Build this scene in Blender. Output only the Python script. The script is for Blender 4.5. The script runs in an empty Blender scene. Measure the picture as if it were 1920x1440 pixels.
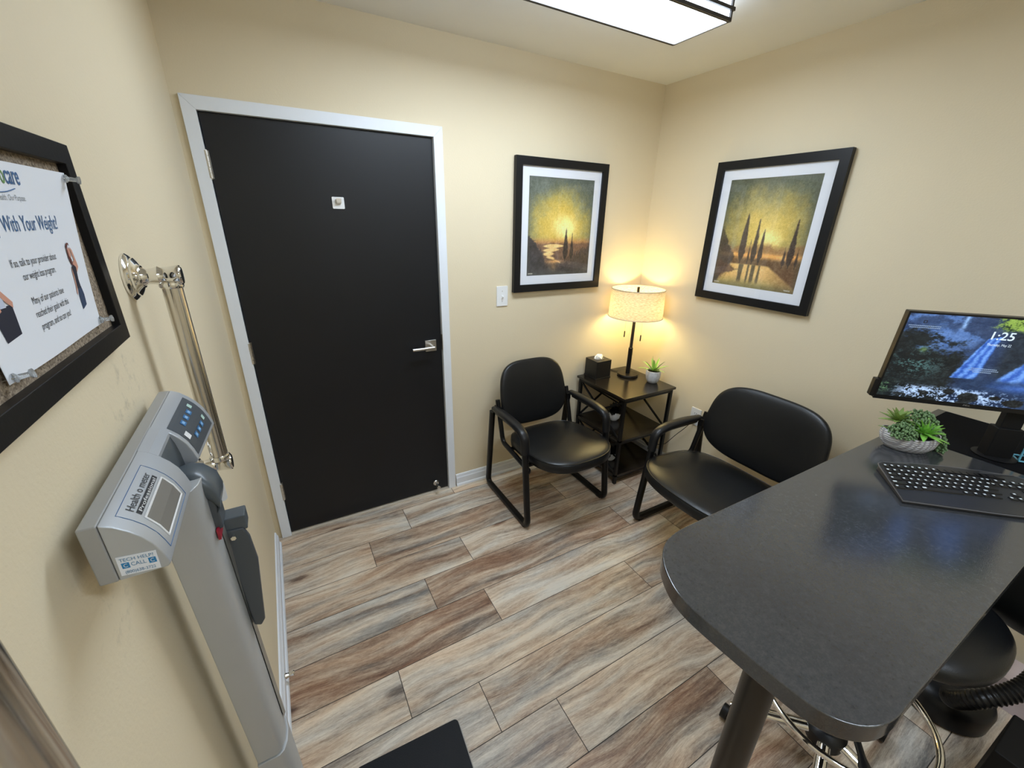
import bpy, bmesh, math, random
import numpy as np
from mathutils import Vector, Matrix, Quaternion
PI = math.pi
SC = bpy.context.scene
COL = SC.collection

# ------------------------------------------------------------------ camera
cam_d = bpy.data.cameras.new('camera')
cam_d.sensor_fit = 'HORIZONTAL'; cam_d.sensor_width = 36.0
cam_d.lens = 770.607 / 1920 * 36.0
cam_d.clip_start = 0.02; cam_d.clip_end = 60
cam = bpy.data.objects.new('camera', cam_d); COL.objects.link(cam)
RC = [[0.87302664, -0.48731259, 0.01873318],
      [-0.16460457, -0.33061515, -0.92930025],
      [0.45905318, 0.80822031, -0.36884971]]
cx, cy, cz = Vector(RC[0]), -Vector(RC[1]), -Vector(RC[2])
cam.matrix_world = Matrix(((cx.x, cy.x, cz.x, .2319), (cx.y, cy.y, cz.y, -2.1963), (cx.z, cy.z, cz.z, 1.6602), (0, 0, 0, 1)))
SC.camera = cam

# ------------------------------------------------------------------ world, exposure
wd = bpy.data.worlds.new('world'); SC.world = wd; wd.use_nodes = True
wd.node_tree.nodes['Background'].inputs[0].default_value = (0.8, 0.85, 0.9, 1)
wd.node_tree.nodes['Background'].inputs[1].default_value = 0.3
SC.view_settings.view_transform = 'Standard'
SC.view_settings.look = 'None'
SC.view_settings.gamma = 1.0
SC.view_settings.use_curve_mapping = False
SC.view_settings.exposure = 0.08
CEILING_LAMP = 25.5      # diffuser of the ceiling light
REAR_FILL_LAMP = 19.0 # unseen fill light added behind the viewer
BULB = 105.0              # bulbs in the table lamp

W, H, YB = 2.5306, 2.4566, -3.35      # room: x 0..W, y YB..0, z 0..H

# ------------------------------------------------------------------ helpers
def lin(c):
    c = np.asarray(c, float) / 255.0
    return np.where(c <= 0.04045, c / 12.92, ((c + 0.055) / 1.055) ** 2.4)
def L3(r, g, b): return tuple(float(v) for v in lin((r, g, b)))

def mat(name, col, rough=0.5, metal=0.0, spec=0.5, var=0.0, vscale=8.0, bump=0.0, bscale=200.0, coat=0.0, emis=None, estr=0.0, stretch=None, rvar=0.0):
    m = bpy.data.materials.new(name); m.use_nodes = True
    nt = m.node_tree; N = nt.nodes; K = nt.links
    b = N['Principled BSDF']
    b.inputs['Base Color'].default_value = (*col, 1)
    b.inputs['Roughness'].default_value = rough
    b.inputs['Metallic'].default_value = metal
    b.inputs['Specular IOR Level'].default_value = spec
    b.inputs['Coat Weight'].default_value = coat
    if emis: b.inputs['Emission Color'].default_value = (*emis, 1); b.inputs['Emission Strength'].default_value = estr
    tc = N.new('ShaderNodeTexCoord'); mp = N.new('ShaderNodeMapping')
    K.new(tc.outputs['Object'], mp.inputs[0])
    if stretch: mp.inputs['Scale'].default_value = stretch
    if var > 0:
        n = N.new('ShaderNodeTexNoise'); n.inputs['Scale'].default_value = vscale; n.inputs['Detail'].default_value = 4
        K.new(mp.outputs[0], n.inputs['Vector'])
        mx = N.new('ShaderNodeMix'); mx.data_type = 'RGBA'
        mx.inputs[6].default_value = (*[max(0, c * (1 - var)) for c in col], 1)
        mx.inputs[7].default_value = (*[min(1, c * (1 + var)) for c in col], 1)
        K.new(n.outputs['Fac'], mx.inputs[0]); K.new(mx.outputs[2], b.inputs['Base Color'])
    if rvar > 0:
        n = N.new('ShaderNodeTexNoise'); n.inputs['Scale'].default_value = vscale * 2; n.inputs['Detail'].default_value = 5
        K.new(mp.outputs[0], n.inputs['Vector'])
        mr = N.new('ShaderNodeMapRange'); mr.inputs[3].default_value = max(0, rough - rvar); mr.inputs[4].default_value = min(1, rough + rvar)
        K.new(n.outputs['Fac'], mr.inputs[0]); K.new(mr.outputs[0], b.inputs['Roughness'])
    if bump > 0:
        n = N.new('ShaderNodeTexNoise'); n.inputs['Scale'].default_value = bscale; n.inputs['Detail'].default_value = 3
        K.new(mp.outputs[0], n.inputs['Vector'])
        bp = N.new('ShaderNodeBump'); bp.inputs['Strength'].default_value = bump; bp.inputs['Distance'].default_value = 0.002
        K.new(n.outputs['Fac'], bp.inputs['Height']); K.new(bp.outputs[0], b.inputs['Normal'])
    return m

def obj(name, bm, m, parent=None, smooth=False, label=None, bevel=0.0, seg=2, kind=None):
    me = bpy.data.meshes.new(name)
    bmesh.ops.recalc_face_normals(bm, faces=bm.faces) if len(bm.faces) else None
    bm.to_mesh(me); bm.free()
    o = bpy.data.objects.new(name, me); COL.objects.link(o)
    for mm in (m if isinstance(m, (list, tuple)) else [m]): me.materials.append(mm)
    if smooth:
        me.polygons.foreach_set('use_smooth', [True] * len(me.polygons))
        try: me.set_sharp_from_angle(angle=math.radians(42))
        except Exception: pass
    if bevel > 0:
        bv = o.modifiers.new('bevel', 'BEVEL'); bv.width = bevel; bv.segments = seg; bv.limit_method = 'ANGLE'; bv.angle_limit = math.radians(40)
        me.polygons.foreach_set('use_smooth', [True] * len(me.polygons))
        bv.harden_normals = True
        try: me.set_sharp_from_angle(angle=math.radians(42))
        except Exception: pass
    if parent is not None: o.parent = parent
    if label: o['label'] = label
    if kind: o['kind'] = kind
    return o
def tag(o, label, cat, group=None, kind=None):
    o['label'] = label; o['category'] = cat
    if group: o['group'] = group
    if kind: o['kind'] = kind
    return o
def empty(name, loc=(0, 0, 0), rz=0, label=None, cat=None, group=None, kind=None):
    o = bpy.data.objects.new(name, None); COL.objects.link(o)
    o.location = loc; o.rotation_euler = (0, 0, rz); o.empty_display_size = .05
    if label: o['label'] = label
    if cat: o['category'] = cat
    if group: o['group'] = group
    if kind: o['kind'] = kind
    return o
def struct(name, bm, m, **k):
    o = obj(name, bm, m, **k); o['kind'] = 'structure'; return o

def box(bm, x0, x1, y0, y1, z0, z1, M=None):
    c = [(x, y, z) for x in (x0, x1) for y in (y0, y1) for z in (z0, z1)]
    v = [bm.verts.new(M @ Vector(p) if M else p) for p in c]
    for f in ((0, 1, 3, 2), (4, 6, 7, 5), (0, 4, 5, 1), (2, 3, 7, 6), (0, 2, 6, 4), (1, 5, 7, 3)):
        bm.faces.new([v[i] for i in f])
    return bm
def B(*a, **k): return box(bmesh.new(), *a, **k)

def loft(bm, rings, cap=True, closed=True):
    vs = [[bm.verts.new(p) for p in r] for r in rings]
    n = len(vs[0])
    for a, b in zip(vs, vs[1:]):
        for i in range(n if closed else n - 1):
            j = (i + 1) % n
            bm.faces.new((a[i], a[j], b[j], b[i]))
    if cap and closed:
        bm.faces.new(vs[0]); bm.faces.new(list(reversed(vs[-1])))
    return vs

def round_path(pts, r, n=6):
    """fillet every inner corner of a polyline"""
    P = [Vector(p) for p in pts]; out = [P[0]]
    rs = r if isinstance(r, (list, tuple)) else [r] * (len(P) - 2)
    for i in range(1, len(P) - 1):
        a, b, c = P[i - 1], P[i], P[i + 1]
        d1 = (a - b); d2 = (c - b)
        k = min(rs[i - 1], d1.length * .49, d2.length * .49)
        p1 = b + d1.normalized() * k; p2 = b + d2.normalized() * k
        for t in range(n + 1):
            t /= n
            out.append(p1 * (1 - t) ** 2 + b * 2 * t * (1 - t) + p2 * t * t)
    out.append(P[-1]); return out

def tube(bm, pts, r, n=12, r2=None, ref=None, closed=False, cap=True, power=2.0):
    """sweep a (super)ellipse: r along the in-plane side direction, r2 along ref direction. r may be a list"""
    P = [Vector(p) for p in pts]; m = len(P)
    T = []
    for i in range(m):
        if closed: t = P[(i + 1) % m] - P[i - 1]
        else: t = P[min(i + 1, m - 1)] - P[max(i - 1, 0)]
        T.append(t.normalized())
    if ref is not None: u = Vector(ref)
    else:
        u = T[0].orthogonal()
    rings = []
    for i in range(m):
        t = T[i]
        u = (u - t * u.dot(t))
        if u.length < 1e-6: u = t.orthogonal()
        u.normalize(); w = t.cross(u)
        ra = r[i] if isinstance(r, (list, tuple)) else r
        rb = (r2[i] if isinstance(r2, (list, tuple)) else r2) if r2 is not None else ra
        ring = []
        for k in range(n):
            a = 2 * PI * k / n
            c, s = math.cos(a), math.sin(a)
            if power != 2.0:
                c = math.copysign(abs(c) ** (2 / power), c); s = math.copysign(abs(s) ** (2 / power), s)
            ring.append(P[i] + u * (rb * c) + w * (ra * s))
        rings.append(ring)
        if ref is not None: u = Vector(ref)
    if closed:
        vs = [[bm.verts.new(p) for p in rr] for rr in rings]
        for i in range(m):
            a, b = vs[i], vs[(i + 1) % m]
            for k in range(n): bm.faces.new((a[k], a[(k + 1) % n], b[(k + 1) % n], b[k]))
    else: loft(bm, rings, cap=cap)
    return bm
def T_(*a, **k): return tube(bmesh.new(), *a, **k)

def lathe(bm, prof, n=32, M=None, cap=True):
    """prof: (r,z) from bottom to top"""
    M = M or Matrix.Identity(4)
    rings = [[M @ Vector((r * math.cos(2 * PI * k / n), r * math.sin(2 * PI * k / n), z)) for k in range(n)] for r, z in prof]
    loft(bm, rings, cap=cap); return bm
def LA(*a, **k): return lathe(bmesh.new(), *a, **k)
def cyl(bm, p0, p1, r, n=20, r1=None):
    return tube(bm, [p0, p1], [r, r1 if r1 is not None else r], n=n)
def CY(*a, **k): return cyl(bmesh.new(), *a, **k)

def prism(bm, poly, d0, d1, fn):
    """extrude 2D polygon between d0 and d1; fn(a,b,d)->xyz"""
    loft(bm, [[Vector(fn(a, b, d)) for a, b in poly] for d in (d0, d1)]); return bm
def PR(*a): return prism(bmesh.new(), *a)

def frame_ring(bm, a0, a1, b0, b1, w, d0, d1, fn):
    """rectangular picture-frame moulding with mitred corners"""
    o = [(a0, b0), (a1, b0), (a1, b1), (a0, b1)]
    i = [(a0 + w, b0 + w), (a1 - w, b0 + w), (a1 - w, b1 - w), (a0 + w, b1 - w)]
    vo = [[bm.verts.new(fn(a, b, d)) for a, b in o] for d in (d0, d1)]
    vi = [[bm.verts.new(fn(a, b, d)) for a, b in i] for d in (d0, d1)]
    for k in range(4):
        j = (k + 1) % 4
        bm.faces.new((vo[1][k], vo[1][j], vi[1][j], vi[1][k]))
        bm.faces.new((vo[0][k], vi[0][k], vi[0][j], vo[0][j]))
        bm.faces.new((vo[0][k], vo[0][j], vo[1][j], vo[1][k]))
        bm.faces.new((vi[0][k], vi[1][k], vi[1][j], vi[0][j]))
    return bm

def rrect(w, h, r, n=5, cx=0, cy=0):
    out = []
    for sx, sy, a0 in ((1, 1, 0), (-1, 1, PI / 2), (-1, -1, PI), (1, -1, 1.5 * PI)):
        for k in range(n + 1):
            a = a0 + PI / 2 * k / n
            out.append((cx + sx * (w / 2 - r) + r * math.cos(a), cy + sy * (h / 2 - r) + r * math.sin(a)))
    return out

def cushion(outline, T, M, n=64, bulge=0.15, edge=3.2, curve=None, rings=14):
    """padded slab. outline(theta)->(x,y) in the plane, z thickness T; curve(x,y)->z offset"""
    bm = bmesh.new()
    S = [math.sin(PI / 2 * (k / rings)) for k in range(1, rings + 1)]
    def prof(s):   # half thickness
        return T / 2 * ((1 - s ** edge) ** (1 / edge)) * (1 + bulge * (1 - s * s)) / (1 + bulge)
    def pt(s, a, sg):
        x, y = outline(a); x *= s; y *= s
        z = sg * prof(s) + (curve(x, y) if curve else 0)
        return M @ Vector((x, y, z))
    top = bm.verts.new(M @ Vector((0, 0, T / 2 + (curve(0, 0) if curve else 0))))
    bot = bm.verts.new(M @ Vector((0, 0, -T / 2 + (curve(0, 0) if curve else 0))))
    A = [2 * PI * k / n for k in range(n)]
    rt = [[bm.verts.new(pt(s, a, 1)) for a in A] for s in S]
    rb = [[bm.verts.new(pt(s, a, -1)) for a in A] for s in S[:-1]] + [rt[-1]]
    for R_, c, fl in ((rt, top, False), (rb, bot, True)):
        for k in range(n):
            j = (k + 1) % n
            f = [c, R_[0][k], R_[0][j]]; bm.faces.new(f[::-1] if fl else f)
        for a, b in zip(R_, R_[1:]):
            for k in range(n):
                j = (k + 1) % n
                f = [a[k], b[k], b[j], a[j]]; bm.faces.new(f[::-1] if fl else f)
    return bm
def sup(a, hx, hy, p):
    c, s = math.cos(a), math.sin(a)
    return (math.copysign(abs(c) ** (2 / p), c) * hx, math.copysign(abs(s) ** (2 / p), s) * hy)

_txt = 0
def text_bm(body, fn, width=None, size=1.0, height=None, align='LEFT', extrude=0.0, shear=0.0, bold=0.0):
    """text outline as mesh; local text coords (u,v) scaled to `width` (and `height` = cap height) then fn(u,v,d)"""
    cu = bpy.data.curves.new('t', 'FONT'); cu.body = body; cu.size = 1.0; cu.resolution_u = 3; cu.shear = shear; cu.offset = bold
    o = bpy.data.objects.new('t', cu); COL.objects.link(o)
    dg = bpy.context.evaluated_depsgraph_get(); dg.update()
    me = bpy.data.meshes.new_from_object(o.evaluated_get(dg))
    bm = bmesh.new(); bm.from_mesh(me)
    bpy.data.objects.remove(o); bpy.data.curves.remove(cu); bpy.data.meshes.remove(me)
    xs = [v.co.x for v in bm.verts]; x0, x1 = min(xs), max(xs)
    sx = width / (x1 - x0) if width else size
    sy = height / 0.70 if height else sx
    off = {'LEFT': -x0, 'RIGHT': -x1, 'CENTER': -(x0 + x1) / 2}[align]
    for v in bm.verts:
        v.co = Vector(fn((v.co.x + off) * sx, v.co.y * sy, 0.0))
    return bm

def grid_art(name, nu, nv, fn, colour, material, parent, label=None):
    """a flat picture: vertex-coloured grid. fn(u,v)->xyz with u,v in 0..1 ; colour: array nv x nu x 3 (linear)"""
    us = np.linspace(0, 1, nu); vs = np.linspace(0, 1, nv)
    verts = [fn(float(u), float(v)) for v in vs for u in us]
    faces = [(j * nu + i, j * nu + i + 1, (j + 1) * nu + i + 1, (j + 1) * nu + i) for j in range(nv - 1) for i in range(nu - 1)]
    me = bpy.data.meshes.new(name); me.from_pydata(verts, [], faces)
    at = me.color_attributes.new('paint', 'FLOAT_COLOR', 'POINT')
    c = np.ones((nu * nv, 4), np.float32); c[:, :3] = np.clip(colour.reshape(-1, 3), 0, 1)
    at.data.foreach_set('color', c.ravel())
    me.materials.append(material)
    o = bpy.data.objects.new(name, me); COL.objects.link(o); o.parent = parent
    if label: o['label'] = label
    return o

# ------------------------------------------------------------------ materials
def wall_mat(name, col):
    m = mat(name, col, rough=0.62, spec=0.35, var=0.05, vscale=1.3, bump=0.25, bscale=160)
    return m
M_WALL = wall_mat('beige_wall_paint', (0.735, 0.635, 0.455))
M_CEIL = mat('ceiling_paint', (0.80, 0.80, 0.80), rough=0.8, spec=0.2, var=0.02, bump=0.1, bscale=120)
M_TRIM = mat('white_trim_paint', (0.76, 0.79, 0.84), rough=0.38, var=0.03, vscale=20, bump=0.06, bscale=60, stretch=(1, 1, .2))
M_DOOR = mat('black_door_paint', (0.0045, 0.0052, 0.0075), rough=0.43, spec=0.42, var=0.25, vscale=6, bump=0.05, bscale=90)
M_NICKEL = mat('satin_nickel', (0.62, 0.60, 0.57), rough=0.28, metal=1.0, var=0.05)
M_CHROME = mat('chrome', (0.80, 0.79, 0.77), rough=0.07, metal=1.0, var=0.03)
M_TUBE = mat('polished_steel_tube', (0.66, 0.63, 0.58), rough=0.19, metal=1.0, var=0.10, vscale=60, stretch=(1, 1, .01))
M_FRAME = mat('black_frame_wood', (0.007, 0.007, 0.008), spec=.3, rough=0.36, var=0.2, vscale=30, bump=0.05, bscale=150)
M_MATB = mat('picture_mount_board', (0.78, 0.80, 0.86), rough=0.8, var=0.01)
M_WHITE = mat('white_plastic', (0.80, 0.80, 0.80), rough=0.35, var=0.02)
M_DARKSLOT = mat('dark_slot', (0.02, 0.02, 0.02), rough=0.6, var=0.1)
M_VINYL = mat('black_vinyl', (0.0065, 0.007, 0.008), rough=0.33, spec=0.38, var=0.15, vscale=14, bump=0.18, bscale=420, rvar=0.05)
M_BLKTUBE = mat('black_coated_steel', (0.0045, 0.0045, 0.005), spec=.3, rough=0.30, var=0.15)
M_PAD = mat('black_arm_urethane', (0.008, 0.008, 0.009), spec=.38, rough=0.38, var=0.15, bump=0.1, bscale=300)
M_BLKPL = mat('black_plastic', (0.006, 0.006, 0.007), spec=.35, rough=0.35, var=0.1)
M_BLKMATTE = mat('matte_black_plastic', (0.005, 0.005, 0.006), spec=.25, rough=0.6, var=0.1)
M_TABLE = mat('espresso_laminate', (0.010, 0.0075, 0.006), rough=0.20, spec=0.65, var=0.45, vscale=9, bump=0.08, bscale=60, stretch=(1, 9, 1))
M_SILVER = mat('silver_grey_plastic', (0.47, 0.49, 0.52), rough=0.30, metal=0.35, var=0.03, bump=0.03, bscale=700)
M_SILVER2 = mat('light_grey_housing', (0.36, 0.36, 0.355), rough=0.42, metal=0.15, var=0.04)
M_COLUMN = mat('grey_painted_column', (0.44, 0.45, 0.455), rough=0.40, metal=0.2, var=0.06, bump=0.03, bscale=500)
M_SLATE = mat('slate_grey_plastic', (0.075, 0.090, 0.103), rough=0.33, var=0.08)
M_SLATE2 = mat('dark_slate_plastic', (0.060, 0.070, 0.082), rough=0.42, var=0.08)
M_LCD = mat('lcd_window', (0.17, 0.16, 0.145), rough=0.22, var=0.05)
M_INK = mat('black_ink', (0.012, 0.012, 0.015), rough=0.6, var=0.05)
M_PAPER = mat('white_paper', (0.80, 0.83, 0.90), rough=0.7, var=0.015)
M_BLUEINK = mat('blue_ink', (0.045, 0.13, 0.30), rough=0.6, var=0.05)
M_GREENINK = mat('green_ink', (0.16, 0.32, 0.10), rough=0.6, var=0.05)
M_GREYINK = mat('grey_ink', (0.25, 0.27, 0.29), rough=0.6, var=0.05)
M_STICKB = mat('sticker_blue', (0.02, 0.22, 0.50), rough=0.5, var=0.05)
M_KEYB = mat('membrane_key_blue', (0.04, 0.16, 0.36), rough=0.35, var=0.2, vscale=200)
M_CLEAR = mat('clear_plastic', (0.75, 0.78, 0.80), rough=0.08, var=0.02)
M_CLEAR.node_tree.nodes['Principled BSDF'].inputs['Transmission Weight'].default_value = 0.75
M_POT = mat('whitewashed_pot', (0.55, 0.55, 0.56), rough=0.7, var=0.35, vscale=40, bump=0.3, bscale=80)
M_SOIL = mat('dark_soil', (0.010, 0.008, 0.007), rough=0.9, var=0.4, bump=0.6, bscale=150)
def leaf_mat(name, c1, c2):
    m = mat(name, c1, rough=0.45, var=0.01)
    nt = m.node_tree; b = nt.nodes['Principled BSDF']
    n = nt.nodes.new('ShaderNodeTexNoise'); n.inputs['Scale'].default_value = 35
    mx = nt.nodes.new('ShaderNodeMix'); mx.data_type = 'RGBA'; mx.inputs[6].default_value = (*c1, 1); mx.inputs[7].default_value = (*c2, 1)
    nt.links.new(n.outputs['Fac'], mx.inputs[0]); nt.links.new(mx.outputs[2], b.inputs['Base Color'])
    b.inputs['Subsurface Weight'].default_value = 0.0
    return m
M_LEAF = leaf_mat('agave_leaf', (0.20, 0.42, 0.05), (0.38, 0.56, 0.16))
M_LEAFB = leaf_mat('bright_rosette', (0.18, 0.48, 0.05), (0.36, 0.70, 0.15))
M_LEAFD = leaf_mat('olive_rosette', (0.14, 0.26, 0.05), (0.34, 0.44, 0.13))
M_BEAD = leaf_mat('bead_succulent', (0.05, 0.13, 0.04), (0.28, 0.42, 0.20))
M_DARKPLANT = leaf_mat('near_black_foliage', (0.004, 0.006, 0.005), (0.010, 0.012, 0.010))
M_FAN = mat('light_blue_enamel', (0.16, 0.48, 0.66), rough=0.35, var=0.05)
M_TISSUE = mat('tissue_paper', (0.85, 0.84, 0.80), rough=0.9, var=0.03, bump=0.2, bscale=60)
M_LEATHER = mat('black_leatherette', (0.006, 0.006, 0.006), rough=0.38, var=0.2, bump=0.15, bscale=300)
M_DKBRONZE = mat('dark_bronze', (0.020, 0.017, 0.015), rough=0.35, metal=0.6, var=0.1)
M_RAIL = mat('fixture_bronze', (0.035, 0.03, 0.028), rough=0.45, metal=0.3, var=0.1)
M_RED = mat('red_label', (0.30, 0.01, 0.03), rough=0.4, var=0.05)
M_MATRUB = mat('ribbed_black_rubber', (0.004, 0.005, 0.008), spec=.25, rough=0.55, var=0.1, bump=0.6, bscale=260)
M_CLOTH = mat('grey_cloth', (0.20, 0.23, 0.25), rough=0.9, var=0.15, bump=0.4, bscale=120)
M_PINK = mat('pale_pink_card', (0.55, 0.33, 0.33), rough=0.7, var=0.05)
M_BULB = mat('lamp_bulb_glow', (1, 0.9, 0.7), emis=(1.0, 0.82, 0.37), estr=BULB)
LAMP_TINT = (0.79, 0.92, 1.07)
M_DIFF = mat('acrylic_diffuser_glow', (0.9, 0.9, 0.9), rough=0.5, emis=LAMP_TINT, estr=CEILING_LAMP)
M_DIFFS = mat('acrylic_side_glow', (0.9, 0.9, 0.9), rough=0.5, emis=LAMP_TINT, estr=CEILING_LAMP * .26)
M_DIFF2 = mat('rear_fill_diffuser_glow', (0.9, 0.9, 0.9), rough=0.5, emis=LAMP_TINT, estr=REAR_FILL_LAMP)
M_DIFFS2 = mat('rear_fill_side_glow', (0.9, 0.9, 0.9), rough=0.5, emis=LAMP_TINT, estr=REAR_FILL_LAMP * .26)

def shade_mat():
    m = bpy.data.materials.new('linen_lampshade'); m.use_nodes = True
    nt = m.node_tree; N = nt.nodes; K = nt.links
    for n in list(N): N.remove(n)
    out = N.new('ShaderNodeOutputMaterial')
    d = N.new('ShaderNodeBsdfDiffuse'); t = N.new('ShaderNodeBsdfTranslucent'); mx = N.new('ShaderNodeMixShader')
    tc = N.new('ShaderNodeTexCoord'); mp = N.new('ShaderNodeMapping'); mp.inputs['Scale'].default_value = (1, 1, 5)
    n = N.new('ShaderNodeTexNoise'); n.inputs['Scale'].default_value = 60; n.inputs['Detail'].default_value = 6
    K.new(tc.outputs['Object'], mp.inputs[0]); K.new(mp.outputs[0], n.inputs['Vector'])
    r = N.new('ShaderNodeValToRGB'); r.color_ramp.elements[0].position = .35; r.color_ramp.elements[1].position = .65
    r.color_ramp.elements[0].color = (0.50, 0.40, 0.28, 1); r.color_ramp.elements[1].color = (0.72, 0.63, 0.50, 1)
    K.new(n.outputs['Fac'], r.inputs[0]); K.new(r.outputs[0], d.inputs[0]); K.new(r.outputs[0], t.inputs[0])
    mx.inputs[0].default_value = 0.20
    K.new(d.outputs[0], mx.inputs[1]); K.new(t.outputs[0], mx.inputs[2]); K.new(mx.outputs[0], out.inputs[0])
    return m
M_SHADE = shade_mat()

def paint_mat(name, emission=0.0, rough=0.5):
    m = bpy.data.materials.new(name); m.use_nodes = True
    nt = m.node_tree; b = nt.nodes['Principled BSDF']; b.inputs['Roughness'].default_value = rough
    a = nt.nodes.new('ShaderNodeVertexColor'); a.layer_name = 'paint'
    if emission:
        b.inputs['Base Color'].default_value = (0.006, 0.006, 0.007, 1)
        nt.links.new(a.outputs[0], b.inputs['Emission Color']); b.inputs['Emission Strength'].default_value = emission
    else: nt.links.new(a.outputs[0], b.inputs['Base Color'])
    return m
M_ART = paint_mat('printed_art', rough=0.6)
M_SCREEN = paint_mat('lit_screen', emission=1.25, rough=0.3)
M_SCRTXT = mat('screen_text_light', (0.1, 0.1, 0.1), emis=(0.72, 0.88, 1.0), estr=0.95)

def glass_mat():
    m = bpy.data.materials.new('picture_glass'); m.use_nodes = True
    nt = m.node_tree; N = nt.nodes; K = nt.links
    for n in list(N): N.remove(n)
    out = N.new('ShaderNodeOutputMaterial'); t = N.new('ShaderNodeBsdfTransparent'); g = N.new('ShaderNodeBsdfGlossy'); g.inputs['Roughness'].default_value = 0.02
    lw_ = N.new('ShaderNodeLayerWeight'); lw_.inputs[0].default_value = .5; pw = N.new('ShaderNodeMath'); pw.operation = 'POWER'; pw.inputs[1].default_value = 4.0
    f = N.new('ShaderNodeMapRange'); f.inputs[3].default_value = .045; f.inputs[4].default_value = .85; mx = N.new('ShaderNodeMixShader')
    K.new(lw_.outputs['Facing'], pw.inputs[0]); K.new(pw.outputs[0], f.inputs[0]); K.new(f.outputs[0], mx.inputs[0]); K.new(t.outputs[0], mx.inputs[1]); K.new(g.outputs[0], mx.inputs[2]); K.new(mx.outputs[0], out.inputs[0])
    return m
M_GLASS = glass_mat()

def cork_mat():
    m = mat('cork', (0.25, 0.19, 0.13), rough=0.9, bump=0.5, bscale=500)
    nt = m.node_tree; b = nt.nodes['Principled BSDF']
    tc = nt.nodes.new('ShaderNodeTexCoord')
    v = nt.nodes.new('ShaderNodeTexVoronoi'); v.inputs['Scale'].default_value = 420
    n = nt.nodes.new('ShaderNodeTexNoise'); n.inputs['Scale'].default_value = 300
    nt.links.new(tc.outputs['Object'], v.inputs['Vector']); nt.links.new(tc.outputs['Object'], n.inputs['Vector'])
    mx = nt.nodes.new('ShaderNodeMix'); mx.data_type = 'FLOAT'; mx.inputs[0].default_value = .5
    nt.links.new(v.outputs['Color'], mx.inputs[2]); nt.links.new(n.outputs['Fac'], mx.inputs[3])
    r = nt.nodes.new('ShaderNodeValToRGB')
    r.color_ramp.elements[0].position = .25; r.color_ramp.elements[0].color = (0.10, 0.07, 0.045, 1)
    r.color_ramp.elements[1].position = .75; r.color_ramp.elements[1].color = (0.42, 0.34, 0.25, 1)
    nt.links.new(mx.outputs[0], r.inputs[0]); nt.links.new(r.outputs[0], b.inputs['Base Color'])
    return m
M_CORK = cork_mat()

def counter_mat():
    m = mat('charcoal_laminate', (0.03, 0.03, 0.032), rough=0.33, bump=0.06, bscale=500)
    nt = m.node_tree; N = nt.nodes; K = nt.links; b = N['Principled BSDF']
    tc = N.new('ShaderNodeTexCoord')
    n = N.new('ShaderNodeTexNoise'); n.inputs['Scale'].default_value = 90; n.inputs['Detail'].default_value = 9; n.inputs['Roughness'].default_value = .85
    K.new(tc.outputs['Object'], n.inputs['Vector'])
    r = N.new('ShaderNodeValToRGB')
    r.color_ramp.elements[0].position = .3; r.color_ramp.elements[0].color = (0.022, 0.0235, 0.027, 1)
    r.color_ramp.elements[1].position = .72; r.color_ramp.elements[1].color = (0.062, 0.064, 0.069, 1)
    K.new(n.outputs['Fac'], r.inputs[0]); K.new(r.outputs[0], b.inputs['Base Color'])
    n2 = N.new('ShaderNodeTexNoise'); n2.inputs['Scale'].default_value = 260; n2.inputs['Detail'].default_value = 6
    K.new(tc.outputs['Object'], n2.inputs['Vector'])
    mr = N.new('ShaderNodeMapRange'); mr.inputs[3].default_value = .07; mr.inputs[4].default_value = .17
    K.new(n2.outputs['Fac'], mr.inputs[0]); K.new(mr.outputs[0], b.inputs['Roughness'])
    b.inputs['Specular IOR Level'].default_value = 1.0
    return m
M_COUNTER = counter_mat()

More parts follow.
